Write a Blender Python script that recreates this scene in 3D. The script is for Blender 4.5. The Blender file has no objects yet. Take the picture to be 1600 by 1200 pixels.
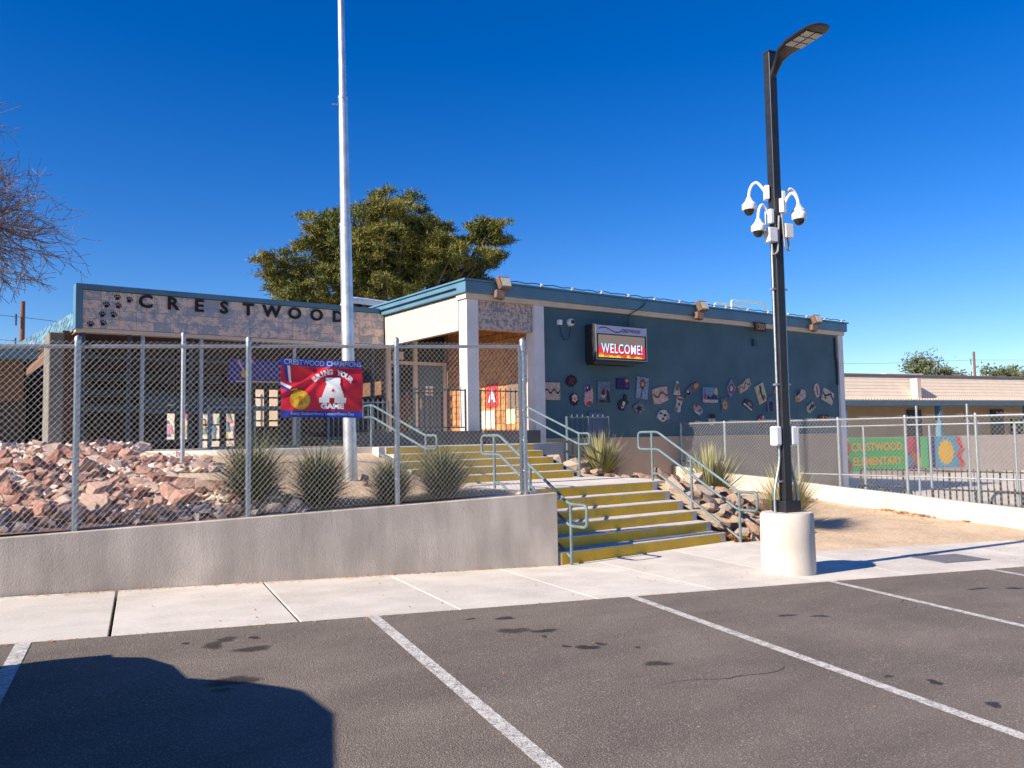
import bpy, bmesh, math, random
import numpy as np
from mathutils import Matrix, Vector
R = math.radians
scene = bpy.context.scene
col = scene.collection

# ------------------------------------------------------------------ camera
cam_d = bpy.data.cameras.new('camera'); cam = bpy.data.objects.new('camera', cam_d); col.objects.link(cam)
RT = Vector((0.81258674, -0.58260766, -0.01646521)); UP = Vector((-0.0240648, -0.06176323, 0.99780068))
FW = Vector((0.58234326, 0.81040337, 0.06420832)).normalized()
m3 = Matrix((RT, UP, -FW)).transposed()
cam.matrix_world = Matrix.Translation((0, 0, 1.7)) @ m3.to_4x4()
cam_d.sensor_width = 36; cam_d.lens = 1290 / 1600 * 36; cam_d.clip_start = 0.05; cam_d.clip_end = 2000
scene.camera = cam
# ------------------------------------------------------------------ sky, sun, exposure
SUN_EL = R(30.5)
SUN_TO = Vector((-math.cos(SUN_EL) * math.cos(R(-1.2)), -math.cos(SUN_EL) * math.sin(R(-1.2)), math.sin(SUN_EL)))
world = bpy.data.worlds.new('World'); scene.world = world; world.use_nodes = True
wn = world.node_tree; bg = wn.nodes['Background']
sky = wn.nodes.new('ShaderNodeTexSky'); sky.sky_type = 'NISHITA'; sky.sun_disc = False
sky.sun_elevation = SUN_EL; sky.sun_rotation = math.atan2(SUN_TO.x, SUN_TO.y)
sky.air_density = 1.0; sky.dust_density = 0.25; sky.ozone_density = 4.0; sky.altitude = 600
hs = wn.nodes.new('ShaderNodeHueSaturation'); hs.inputs['Saturation'].default_value = 1.38; hs.inputs['Hue'].default_value = 0.516
wn.links.new(sky.outputs[0], hs.inputs['Color']); wn.links.new(hs.outputs[0], bg.inputs['Color'])
bg.inputs['Strength'].default_value = 0.088
sd = bpy.data.lights.new('sun', 'SUN'); sd.energy = 5.0; sd.angle = R(0.53); sd.color = (1.0, 0.90, 0.77)
sun = bpy.data.objects.new('sun', sd); col.objects.link(sun)
sun.rotation_euler = SUN_TO.to_track_quat('Z', 'Y').to_euler(); sun.location = (-20, 0, 30)
vs = scene.view_settings; vs.view_transform = 'Standard'; vs.look = 'None'; vs.gamma = 1; vs.exposure = 0.85
rnd = random.Random(7)

# ------------------------------------------------------------------ materials
def lin(c):
    return tuple(((v / 255) / 12.92 if v / 255 <= .04045 else ((v / 255 + .055) / 1.055) ** 2.4) for v in c)
MATS = {}
def pm(name, c1, c2=None, scale=4.0, rough=.8, bump=0., bscale=None, metal=0., detail=6, contrast=(.35, .65),
       fine=None, fscale=60., rand=0., emit=None, spec=.5):
    """procedural material: two colours mixed by noise, an optional fine third one, bump, per-object variation"""
    m = bpy.data.materials.new(name); m.use_nodes = True
    nt = m.node_tree; N = nt.nodes; K = nt.links; b = N['Principled BSDF']
    b.inputs['Roughness'].default_value = rough; b.inputs['Metallic'].default_value = metal
    b.inputs['Specular IOR Level'].default_value = spec
    tc = N.new('ShaderNodeTexCoord')
    def noise(s, d=6):
        n = N.new('ShaderNodeTexNoise'); n.inputs['Scale'].default_value = s; n.inputs['Detail'].default_value = d
        K.new(tc.outputs['Object'], n.inputs['Vector']); return n
    def ramp(src, a, bb):
        r = N.new('ShaderNodeMapRange'); r.inputs[1].default_value = a; r.inputs[2].default_value = bb
        K.new(src, r.inputs[0]); return r.outputs[0]
    def mix(f, a, bcol):
        x = N.new('ShaderNodeMix'); x.data_type = 'RGBA'
        if hasattr(f, 'node'): K.new(f, x.inputs[0])
        else: x.inputs[0].default_value = f
        for s, v in ((6, a), (7, bcol)):
            if hasattr(v, 'node'): K.new(v, x.inputs[s])
            else: x.inputs[s].default_value = (*v[:3], 1)
        return x.outputs[2]
    c2 = c2 or tuple(v * .82 for v in c1)
    n = noise(scale, detail); out = mix(ramp(n.outputs['Fac'], *contrast), c1, c2)
    if fine:
        f = noise(fscale, 3); out = mix(ramp(f.outputs['Fac'], .52, .68), out, fine)
    if rand:
        oi = N.new('ShaderNodeObjectInfo'); h = N.new('ShaderNodeHueSaturation')
        K.new(ramp_to(N, K, oi.outputs['Random'], 1 - rand, 1 + rand), h.inputs['Value']); K.new(out, h.inputs['Color']); out = h.outputs[0]
    K.new(out, b.inputs['Base Color'])
    if bump:
        bn = noise(bscale or scale * 6, 5); bp = N.new('ShaderNodeBump'); bp.inputs['Strength'].default_value = bump; bp.inputs['Distance'].default_value = .02
        K.new(bn.outputs['Fac'], bp.inputs['Height']); K.new(bp.outputs[0], b.inputs['Normal'])
    if emit:
        b.inputs['Emission Strength'].default_value = emit; K.new(out, b.inputs['Emission Color'])
    MATS[name] = m; return m
def ramp_to(N, K, src, lo, hi):
    r = N.new('ShaderNodeMapRange'); r.inputs[3].default_value = lo; r.inputs[4].default_value = hi; K.new(src, r.inputs[0]); return r.outputs[0]
def flat(c, rough=.8, metal=0.):
    key = 'paint_%d_%d_%d' % tuple(int(v * 255) for v in c) + ('m' if metal else '')
    return MATS.get(key) or pm(key, c, tuple(v * .85 for v in c), 14, rough, metal=metal)
def F(r, g, b, **k): return flat(lin((r, g, b)), **k)

def asphalt():
    m = pm('asphalt', (.138, .109, .086), (.184, .146, .116), .7, .9, .8, 110, detail=8, contrast=(.4, .62), fine=(.30, .26, .22), fscale=85)
    nt = m.node_tree; N = nt.nodes; K = nt.links; b = N['Principled BSDF']
    src = b.inputs['Base Color'].links[0].from_socket
    tc = N.new('ShaderNodeTexCoord'); mp = N.new('ShaderNodeMapping'); mp.inputs['Rotation'].default_value = (0, 0, R(11)); mp.inputs['Scale'].default_value = (.5, 1.6, 1)
    K.new(tc.outputs['Object'], mp.inputs[0]); n = N.new('ShaderNodeTexNoise'); n.inputs['Scale'].default_value = 1.1; n.inputs['Detail'].default_value = 9; n.inputs['Roughness'].default_value = .65
    K.new(mp.outputs[0], n.inputs[0]); h = N.new('ShaderNodeHueSaturation'); K.new(ramp_to(N, K, n.outputs['Fac'], .5, 1.45), h.inputs['Value']); K.new(src, h.inputs['Color'])
    K.new(h.outputs[0], b.inputs['Base Color']); return m
def sponge(name, a, bcol, thr, dark=None, scale=9.):
    """sponge painted blocks: each block its own share of the second colour"""
    m = bpy.data.materials.new(name); m.use_nodes = True; nt = m.node_tree; N = nt.nodes; K = nt.links; b = N['Principled BSDF']; b.inputs['Roughness'].default_value = .85
    tc = N.new('ShaderNodeTexCoord'); n = N.new('ShaderNodeTexNoise'); n.inputs['Scale'].default_value = scale; n.inputs['Detail'].default_value = 7; n.inputs['Roughness'].default_value = .7
    ge = N.new('ShaderNodeNewGeometry'); K.new(ge.outputs['Position'], n.inputs[0]); oi = N.new('ShaderNodeObjectInfo')
    pw = N.new('ShaderNodeMath'); pw.operation = 'POWER'; pw.inputs[1].default_value = 5; K.new(oi.outputs['Random'], pw.inputs[0])
    sh = ramp_to(N, K, pw.outputs[0], .015, thr); ad = N.new('ShaderNodeMath'); K.new(n.outputs['Fac'], ad.inputs[0]); K.new(sh, ad.inputs[1])
    r = N.new('ShaderNodeMapRange'); r.inputs[1].default_value = .5; r.inputs[2].default_value = .58; K.new(ad.outputs[0], r.inputs[0])
    x = N.new('ShaderNodeMix'); x.data_type = 'RGBA'; K.new(r.outputs[0], x.inputs[0]); x.inputs[6].default_value = (*a, 1); x.inputs[7].default_value = (*bcol, 1)
    n2 = N.new('ShaderNodeTexNoise'); n2.inputs['Scale'].default_value = 40; K.new(tc.outputs['Object'], n2.inputs[0])
    h = N.new('ShaderNodeHueSaturation'); K.new(ramp_to(N, K, n2.outputs['Fac'], .6, 1.4), h.inputs['Value']); K.new(x.outputs[2], h.inputs['Color']); K.new(h.outputs[0], b.inputs['Base Color'])
    MATS[name] = m; return m
def rockmat(name, cols):
    m = bpy.data.materials.new(name); m.use_nodes = True; nt = m.node_tree; N = nt.nodes; K = nt.links; b = N['Principled BSDF']; b.inputs['Roughness'].default_value = .9
    oi = N.new('ShaderNodeObjectInfo'); tc = N.new('ShaderNodeTexCoord'); n = N.new('ShaderNodeTexNoise'); n.inputs['Scale'].default_value = 3.5; n.inputs['Detail'].default_value = 8; n.inputs['Roughness'].default_value = .65
    K.new(tc.outputs['Object'], n.inputs[0]); s = ramp_to(N, K, oi.outputs['Random'], -.35, .35); ad = N.new('ShaderNodeMath'); K.new(s, ad.inputs[0]); K.new(n.outputs['Fac'], ad.inputs[1])
    cr = N.new('ShaderNodeValToRGB'); e = cr.color_ramp.elements
    e[0].position = .2; e[0].color = (*cols[0], 1); e[1].position = .85; e[1].color = (*cols[-1], 1)
    for i, c in enumerate(cols[1:-1]):
        q = e.new(.2 + .65 * (i + 1) / (len(cols) - 1)); q.color = (*c, 1)
    K.new(ad.outputs[0], cr.inputs[0]); K.new(cr.outputs[0], b.inputs['Base Color'])
    n2 = N.new('ShaderNodeTexNoise'); n2.inputs['Scale'].default_value = 22; n2.inputs['Detail'].default_value = 6; K.new(tc.outputs['Object'], n2.inputs[0])
    bp = N.new('ShaderNodeBump'); bp.inputs['Strength'].default_value = .9; bp.inputs['Distance'].default_value = .06; K.new(n2.outputs['Fac'], bp.inputs['Height']); K.new(bp.outputs[0], b.inputs['Normal'])
    MATS[name] = m; return m
def leafmat(name, a, bcol, scale):
    m = pm(name, a, bcol, scale, .6, contrast=(.38, .62), detail=3, spec=.25); return m

asphalt()
pm('concrete_light', (.64, .58, .495), (.55, .495, .42), 1.3, .9, .15, 90, fine=(.66, .62, .57), fscale=40, rand=.05)
pm('concrete_grey', (.60, .515, .42), (.48, .41, .335), 1.5, .9, .2, 60, detail=10)
def streaks(m, sc, lo, hi):
    nt = m.node_tree; N = nt.nodes; K = nt.links; b = N['Principled BSDF']; src = b.inputs['Base Color'].links[0].from_socket
    tc = N.new('ShaderNodeTexCoord'); mp = N.new('ShaderNodeMapping'); mp.inputs['Scale'].default_value = sc; K.new(tc.outputs['Object'], mp.inputs[0])
    n = N.new('ShaderNodeTexNoise'); n.inputs['Scale'].default_value = 1; n.inputs['Detail'].default_value = 8; n.inputs['Roughness'].default_value = .6; K.new(mp.outputs[0], n.inputs[0])
    h = N.new('ShaderNodeHueSaturation'); K.new(ramp_to(N, K, n.outputs['Fac'], lo, hi), h.inputs['Value']); K.new(src, h.inputs['Color']); K.new(h.outputs[0], b.inputs['Base Color'])
streaks(MATS['concrete_grey'], (3.5, 3.5, .7), .5, 1.5); streaks(MATS['concrete_light'], (1.6, 2.4, 1), .72, 1.28)
pm('footing_concrete', (.60, .54, .47), (.48, .43, .37), 2.2, .9, .2, 70)
pm('concrete_cream', (.60, .53, .44), (.50, .44, .36), 1.2, .9, .12, 60)
pm('joint', (.22, .17, .14), (.30, .24, .2), 20, .95)
pm('dirt', (.62, .46, .30), (.52, .37, .23), 2.2, .95, .7, 38, fine=(.70, .55, .38), fscale=19)
pm('dirt_red', (.5, .31, .22), (.4, .24, .17), 5, .95, .6, 40)
pm('desert_ground', (.42, .33, .24), (.36, .28, .2), .2, .95)
pm('yard_ground', (.56, .49, .41), (.48, .42, .35), .6, .95)
pm('step_concrete', (.60, .55, .50), (.48, .44, .40), 5, .9, .2, 60)
pm('yellow_paint', (.76, .46, .012), (.62, .37, .012), 3.5, .6, .1, 60, fine=(.52, .38, .14), fscale=16)
pm('line_paint', (.62, .59, .54), (.36, .33, .30), 14, .85, .4, 110, contrast=(.42, .7), fine=(.15, .13, .11), fscale=60)
pm('oil', (.065, .054, .045), (.1, .085, .072), 8, .5)
pm('galvanized', (.46, .49, .51), (.33, .36, .38), 28, .42, metal=.75)
pm('galvanized_wire', (.50, .49, .47), (.40, .39, .37), 30, .45, metal=.35)
pm('dull_wire', (.16, .17, .18), (.12, .13, .14), 30, .6, metal=.3)
pm('flagpole_metal', (.72, .72, .73), (.52, .53, .55), 6, .38, metal=.7)
pm('handrail_paint', lin((100, 118, 122)), lin((86, 104, 110)), 9, .5)
pm('dark_handrail', lin((52, 66, 76)), None, 9, .5)
pm('black_iron', (.018, .018, .02), (.03, .03, .03), 10, .5)
pm('black_pole', (.014, .015, .018), (.022, .022, .026), 6, .38)
pm('white_plastic', (.78, .78, .80), (.70, .70, .72), 6, .4)
pm('smoked_dome', (.015, .013, .012), (.02, .02, .02), 5, .08)
pm('blue_stucco', lin((78, 106, 116)), lin((68, 95, 105)), 1.1, .92, .35, 55)
pm('tan_stucco', (.52, .39, .27), (.45, .34, .235), 1.2, .92, .35, 60)
pm('white_trim', (.72, .68, .66), (.66, .62, .6), 3, .75)
pm('cream_trim', (.66, .55, .45), (.58, .48, .39), 3, .8)
pm('blue_fascia', lin((84, 126, 148)), lin((76, 116, 138)), 2, .55)
pm('shingle_blue', lin((98, 138, 158)), lin((40, 66, 84)), 7, .85, .5, 40, contrast=(.42, .6), rand=.12)
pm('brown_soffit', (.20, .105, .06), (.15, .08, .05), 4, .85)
pm('brick_orange', (.56, .25, .08), (.40, .16, .05), 7, .9, .3, 80, rand=.22)
pm('brick_mortar', (.34, .17, .08), None, 20, .95)
pm('mortar', (.40, .31, .26), None, 20, .95)
pm('door_blue', lin((80, 108, 126)), None, 3, .6)
pm('dark_glass', (.02, .024, .028), (.03, .032, .035), 2, .08)
pm('dark_grey_wall', lin((86, 84, 84)), lin((74, 73, 74)), 3, .9, .2, 60)
pm('roof_gravel', (.62, .62, .62), (.5, .5, .5), 5, .95)
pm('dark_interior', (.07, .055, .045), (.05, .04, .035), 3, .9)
pm('stucco_grey', (.2, .19, .165), (.15, .14, .12), 3, .95, .8, 30)
pm('bronze_box', lin((126, 98, 80)), lin((108, 84, 68)), 12, .6)
pm('lamp_glass', (.55, .52, .45), (.4, .38, .34), 30, .3)
pm('wood_pole', (.20, .09, .055), (.14, .07, .045), 8, .9)
pm('wire_black', (.02, .02, .022), None, 4, .7)
pm('bark', (.16, .11, .085), (.09, .065, .05), 8, .95, .6, 30)
pm('bark_pale', (.24, .19, .175), (.13, .10, .095), 6, .9)
leafmat('pine_needles', (.068, .086, .02), (.19, .17, .032), .9)
leafmat('far_leaves', (.075, .095, .05), (.15, .16, .07), .6)
leafmat('bear_grass', (.07, .1, .038), (.17, .165, .07), 3.5)
leafmat('yucca_leaf', (.24, .26, .12), (.50, .43, .2), 4.5)
pm('dry_leaf', (.42, .17, .05), (.52, .26, .08), 9, .9)
rockmat('red_rock', [(.40, .175, .125), (.62, .31, .22), (.72, .42, .31), (.75, .49, .37), (.78, .62, .5)])
rockmat('tan_rock', [(.26, .16, .11), (.48, .31, .22), (.60, .43, .30), (.64, .52, .42)])
sponge('sponge_block', (.74, .575, .45), (.36, .375, .40), .17, scale=6.)
sponge('sponge_block_pale', (.66, .52, .375), (.52, .47, .43), .09, scale=4.5)
sponge('sponge_block_dark', (.58, .44, .36), (.22, .23, .26), .1, scale=13.)
pm('car_paint', (.05, .055, .065), None, 2, .25, metal=.4); pm('rubber', (.02, .02, .02), None, 20, .9); pm('alloy', (.5, .5, .52), None, 10, .3, metal=.9)
pm('car_light', (.7, .7, .7), None, 8, .15)

# ------------------------------------------------------------------ mesh helpers
class MB:
    def __init__(s): s.v = []; s.f = []
    def add(s, vs, fs):
        o = len(s.v); s.v += [tuple(p) for p in vs]; s.f += [tuple(i + o for i in f) for f in fs]; return s
    def box(s, x0, x1, y0, y1, z0, z1):
        return s.hexa([(x0, y0, z0), (x1, y0, z0), (x1, y1, z0), (x0, y1, z0)], [(x0, y0, z1), (x1, y0, z1), (x1, y1, z1), (x0, y1, z1)])
    def hexa(s, lo, hi):
        n = len(lo); fs = [tuple(range(n))[::-1], tuple(range(n, 2 * n))]
        fs += [(i, (i + 1) % n, n + (i + 1) % n, n + i) for i in range(n)]
        return s.add(list(lo) + list(hi), fs)
    def obox(s, c, ax, ay, az):
        c, ax, ay, az = map(Vector, (c, ax, ay, az)); q = [(-1, -1), (1, -1), (1, 1), (-1, 1)]
        return s.hexa([c + ax * a + ay * b - az for a, b in q], [c + ax * a + ay * b + az for a, b in q])
    def tube(s, pts, r, n=8, closed=False):
        pts = [Vector(p) for p in pts]; m = len(pts); rs = r if isinstance(r, (list, tuple)) else [r] * m
        rings = []; ref = None
        for i, p in enumerate(pts):
            a = pts[(i - 1) % m] if (i or closed) else p; b = pts[(i + 1) % m] if (i < m - 1 or closed) else p
            t = (b - a).normalized() if (b - a).length > 1e-9 else Vector((0, 0, 1))
            if ref is None: ref = Vector((0, 0, 1)) if abs(t.z) < .9 else Vector((1, 0, 0))
            u = t.cross(ref); 
            if u.length < 1e-6: u = t.orthogonal()
            u.normalize(); w = u.cross(t); ref = w
            rings.append([p + (u * math.cos(2 * math.pi * k / n) + w * math.sin(2 * math.pi * k / n)) * rs[i] for k in range(n)])
        fs = []
        for i in range(m if closed else m - 1):
            j = (i + 1) % m
            for k in range(n): fs.append((i * n + k, i * n + (k + 1) % n, j * n + (k + 1) % n, j * n + k))
        if not closed: fs += [tuple(range(n))[::-1], tuple(range((m - 1) * n, m * n))]
        return s.add([q for r_ in rings for q in r_], fs)
    def poly(s, pts, off):
        """flat polygon with thickness: pts extruded by off"""
        off = Vector(off); return s.hexa(pts, [Vector(p) + off for p in pts])
    def lathe(s, prof, c, n=20, axis=(0, 0, 1)):
        c = Vector(c); a = Vector(axis).normalized(); u = a.orthogonal().normalized(); w = a.cross(u)
        vs = [c + a * z + (u * math.cos(2 * math.pi * k / n) + w * math.sin(2 * math.pi * k / n)) * r for r, z in prof for k in range(n)]
        m = len(prof); fs = [(i * n + k, i * n + (k + 1) % n, (i + 1) * n + (k + 1) % n, (i + 1) * n + k) for i in range(m - 1) for k in range(n)]
        fs += [tuple(range(n))[::-1], tuple(range((m - 1) * n, m * n))]
        return s.add(vs, fs)
    def mesh(s, name, mat, smooth=False):
        me = bpy.data.meshes.new(name); me.from_pydata([tuple(v) for v in s.v], [], s.f); me.materials.append(MATS[mat] if isinstance(mat, str) else mat)
        if smooth:
            me.polygons.foreach_set('use_smooth', [True] * len(me.polygons))
        me.update(); return me
    def build(s, name, mat, parent=None, smooth=False, bevel=0):
        o = bpy.data.objects.new(name, s.mesh(name, mat, smooth)); col.objects.link(o)
        if parent is not None: attach(o, parent)
        if bevel:
            b = o.modifiers.new('bevel', 'BEVEL'); b.width = bevel; b.segments = 2; b.limit_method = 'ANGLE'
        if smooth:
            try: o.data.set_sharp_from_angle(angle=R(40))
            except Exception: pass
        return o
def world_of(o):
    m = o.matrix_parent_inverse @ o.matrix_basis if o.parent else o.matrix_basis
    return (world_of(o.parent) @ m) if o.parent else m
def attach(o, parent):
    o.parent = parent; o.matrix_parent_inverse = world_of(parent).inverted()
def tag(o, label=None, cat=None, group=None, kind=None):
    for k, v in (('label', label), ('category', cat), ('group', group), ('kind', kind)):
        if v: o[k] = v
    return o
def empty(name, loc, label=None, cat=None, group=None):
    o = bpy.data.objects.new(name, None); col.objects.link(o); o.location = loc; o.empty_display_size = .2
    return tag(o, label, cat, group)
def fillet(pts, r=.07, n=4, closed=False):
    pts = [Vector(p) for p in pts]; out = []; m = len(pts)
    for i, p in enumerate(pts):
        if not closed and i in (0, m - 1): out.append(p); continue
        a, b = pts[i - 1], pts[(i + 1) % m]; da, db = (a - p), (b - p); k = min(r, da.length * .45, db.length * .45)
        p0 = p + da.normalized() * k; p1 = p + db.normalized() * k
        for j in range(n + 1):
            t = j / n; out.append(p0 * (1 - t) ** 2 + p * 2 * t * (1 - t) + p1 * t * t)
    return out
def quick(name, verts, faces, mat, parent=None, smooth=False):
    me = bpy.data.meshes.new(name); verts = np.asarray(verts, np.float32); faces = np.asarray(faces, np.int32)
    me.vertices.add(len(verts)); me.vertices.foreach_set('co', verts.ravel())
    k = faces.shape[1]; me.loops.add(faces.size); me.loops.foreach_set('vertex_index', faces.ravel())
    me.polygons.add(len(faces)); me.polygons.foreach_set('loop_start', np.arange(0, faces.size, k, dtype=np.int32))
    if smooth: me.polygons.foreach_set('use_smooth', np.ones(len(faces), bool))
    me.update(calc_edges=True); me.materials.append(MATS[mat])
    o = bpy.data.objects.new(name, me); col.objects.link(o)
    if parent is not None: attach(o, parent)
    return o
def wire_mesh(name, parent, a, b, zb, zt, mat='galvanized_wire', w=.031, r=.0017):
    """woven chain link between plan points a and b; zb and zt give the lower and upper height along 0..1"""
    a = np.array(a, float); b = np.array(b, float); Ln = np.linalg.norm(b - a); d = (b - a) / Ln; nrm = np.array([-d[1], d[0]])
    n = int(Ln / w); step = w * 1.1; segs = []
    for i in range(n):
        t = (i + .5) / n; z0, z1 = zb(t), zt(t); k = int((z1 - z0) / step) + 1
        ks = np.arange(k + 1); s = (i + ((ks + i) % 2)) * w; z = z0 + ks * step; o = np.where((ks + i) % 2, .002, -.002)
        P = np.stack([a[0] + d[0] * s + nrm[0] * o, a[1] + d[1] * s + nrm[1] * o, z], 1)
        segs.append(np.concatenate([P[:-1], P[1:]], 1))
    S = np.concatenate(segs); p, q = S[:, :3], S[:, 3:]; t = q - p; t /= np.linalg.norm(t, axis=1)[:, None]
    N = np.tile(np.array([nrm[0], nrm[1], 0]), (len(t), 1)); u = np.cross(t, N); u /= np.linalg.norm(u, axis=1)[:, None]
    ring = [np.cos(x) * u + np.sin(x) * N for x in (0, 2.0944, 4.18879)]
    V = np.stack([p + ring[0] * r, p + ring[1] * r, p + ring[2] * r, q + ring[0] * r, q + ring[1] * r, q + ring[2] * r], 1).reshape(-1, 3)
    base = np.arange(len(t))[:, None] * 6
    Fc = np.concatenate([base + np.array(f) for f in ((0, 1, 4, 3), (1, 2, 5, 4), (2, 0, 3, 5))])
    return tag(quick(name, V, Fc, mat, parent), kind='stuff')
def text_mesh(s, size, ext=.0, bold=0., sx=1., sub=0, spacing=1.):
    cu = bpy.data.curves.new('lettering', 'FONT'); cu.body = s; cu.size = size; cu.extrude = ext; cu.offset = bold; cu.resolution_u = 3
    cu.align_x = 'CENTER'; cu.align_y = 'CENTER'; cu.space_character = spacing
    o = bpy.data.objects.new('lettering', cu); col.objects.link(o); dg = bpy.context.evaluated_depsgraph_get()
    me = bpy.data.meshes.new_from_object(o.evaluated_get(dg)); bpy.data.objects.remove(o); bpy.data.curves.remove(cu)
    if sub:
        bm = bmesh.new(); bm.from_mesh(me); bmesh.ops.triangulate(bm, faces=bm.faces)
        for _ in range(sub):
            es = [e for e in bm.edges if e.calc_length() > .035]
            if es: bmesh.ops.subdivide_edges(bm, edges=es, cuts=1); bmesh.ops.triangulate(bm, faces=[f for f in bm.faces if len(f.verts) > 3])
        bm.to_mesh(me); bm.free()
    for v in me.vertices: v.co.x *= sx
    return me
def letter(name, s, size, fn, mat, parent, **k):
    """lettering laid on a surface: fn(x, y, z) gives the world position of a point of the flat text"""
    me = text_mesh(s, size, **k)
    for v in me.vertices: v.co = fn(*v.co)
    me.materials.clear(); me.materials.append(MATS[mat] if isinstance(mat, str) else mat); me.update()
    o = bpy.data.objects.new(name, me); col.objects.link(o); attach(o, parent); return o

# ================================================================== SETTING
KU = Vector((.97977, -.20012, -.0282)); SV = Vector((.1987, .97975, .0244))       # along the kerb, along the bays
def lot(x, y): return -.02278 * x + .0295 * y
KB = Vector((3.33, 6.82, 0))                                                      # a point of the kerb line
def lp(u, v, dz=0.):
    """point of the parking lot: u metres along the kerb, v metres from the kerb towards the school"""
    x = KB.x + KU.x * u + .2 * v; y = KB.y + KU.y * u + .9798 * v; return Vector((x, y, lot(x, y) + dz))
g = MB().add([(-700, -700, -2.6), (700, -700, -2.6), (700, 700, -2.6), (-700, 700, -2.6)], [(0, 1, 2, 3)]).build('ground', 'desert_ground'); tag(g, kind='structure')
n = 24
g = MB(); us = [-26 + 62 * i / n for i in range(n + 1)]; vv = [-30 + 30 * i / n for i in range(n + 1)]
g.add([lp(u, v) for u in us for v in vv], [(i * (n + 1) + j, (i + 1) * (n + 1) + j, (i + 1) * (n + 1) + j + 1, i * (n + 1) + j + 1) for i in range(n) for j in range(n)])
lot_o = tag(g.build('parking_lot', 'asphalt'), kind='structure')
for i in range(-4, 8):                                                            # bay lines, one every 2.74 m
    u = 2.70 * i; w = .052
    MB().add([lp(u - w, -.01, .004), lp(u + w, -.01, .004), lp(u + w, -5.6, .004), lp(u - w, -5.6, .004)], [(0, 3, 2, 1)]).build('bay_line', 'line_paint', lot_o)
def soft_stain():
    m = bpy.data.materials.new('oil_soft'); m.use_nodes = True; N = m.node_tree.nodes; K = m.node_tree.links; b = N['Principled BSDF']; b.inputs['Base Color'].default_value = (.035, .028, .023, 1); b.inputs['Roughness'].default_value = .6
    at = N.new('ShaderNodeAttribute'); at.attribute_name = 'soak'; tc = N.new('ShaderNodeTexCoord'); n = N.new('ShaderNodeTexNoise'); n.inputs['Scale'].default_value = 28; n.inputs['Detail'].default_value = 5; K.new(tc.outputs['Object'], n.inputs[0])
    mu = N.new('ShaderNodeMath'); mu.operation = 'MULTIPLY'; K.new(at.outputs['Fac'], mu.inputs[0]); K.new(ramp_to(N, K, n.outputs['Fac'], .35, 1.45), mu.inputs[1]); mu.use_clamp = True
    tr = N.new('ShaderNodeBsdfTransparent'); mx = N.new('ShaderNodeMixShader'); K.new(mu.outputs[0], mx.inputs[0]); K.new(tr.outputs[0], mx.inputs[1]); K.new(b.outputs[0], mx.inputs[2]); K.new(mx.outputs[0], N['Material Output'].inputs[0]); MATS['oil_soft'] = m
soft_stain()
def blob(cx, cy, rx, ry, mat, nm, parent, seed):
    q = random.Random(seed); k = 20; ph = [q.uniform(0, 6) for _ in range(3)]; pts = [(cx, cy, lot(cx, cy) + .0035)]; val = [q.uniform(.55, .85)]
    for rad, vv_ in ((.62, val[0]), (.85, val[0] * .6), (1.1, 0)):
        for i in range(k):
            t = 2 * math.pi * i / k; f = rad * (1 + .22 * math.sin(2 * t + ph[0]) + .13 * math.sin(3 * t + ph[1]) + .09 * math.sin(5 * t + ph[2]))
            x = cx + rx * f * math.cos(t) * KU.x - ry * f * math.sin(t) * KU.y; y = cy + rx * f * math.cos(t) * KU.y + ry * f * math.sin(t) * KU.x
            pts.append((x, y, lot(x, y) + .0035)); val.append(vv_)
    fs = [(0, 1 + i, 1 + (i + 1) % k) for i in range(k)] + [(1 + a * k + i, 1 + (a + 1) * k + i, 1 + (a + 1) * k + (i + 1) % k, 1 + a * k + (i + 1) % k) for a in range(2) for i in range(k)]
    o = MB().add(pts, fs).build(nm, 'oil_soft', parent); at = o.data.attributes.new('soak', 'FLOAT', 'POINT'); at.data.foreach_set('value', val); return o
for i, (x, y, a, b) in enumerate([(1.86, 6.55, .09, .1), (2.08, 6.3, .13, .09), (2.0, 6.68, .09, .07), (1.72, 5.6, .15, .12), (1.6, 5.45, .06, .05), (2.2, 6.62, .05, .04), (1.7, 6.72, .04, .03),
        (4.10, 5.74, .13, .10), (4.32, 5.60, .11, .06), (4.28, 5.01, .09, .07), (4.44, 5.03, .045, .05), (4.16, 5.12, .04, .04), (4.43, 4.40, .10, .07), (4.30, 6.15, .08, .07),
        (4.02, 6.28, .05, .03), (4.62, 4.8, .03, .03), (6.63, 4.89, .10, .05), (6.88, 4.71, .10, .05), (9.7, 4.6, .16, .05), (10.1, 4.4, .14, .05), (5.75, 3.05, .05, .06), (5.6, 3.3, .04, .03), (5.6, 2.6, .06, .05), (4.2, 5.45, .03, .04)]):
    blob(x, y, a, b, 'oil', 'oil_stain', lot_o, i)
pm('crack_fill', (.045, .038, .033), (.07, .06, .05), 20, .95)
for k, (u, v, n_) in enumerate(((1.2, -2.6, 16), (4.9, -1.4, 12), (7.2, -3.9, 14))):
    q = random.Random(90 + k); a = q.uniform(-.5, .5); L_ = []; Rr = []
    for i in range(n_):
        w = .0035 * (1 - abs(2 * i / (n_ - 1) - 1)) + .001; L_.append(lp(u, v - w, .003)); Rr.append(lp(u, v + w, .003)); a += q.gauss(0, .35); u += .11 * math.cos(a); v += .07 * math.sin(a)
    MB().add(L_ + Rr, [(i, i + 1, n_ + i + 1, n_ + i) for i in range(n_ - 1)]).build('hairline_crack', 'crack_fill', lot_o)
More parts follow.
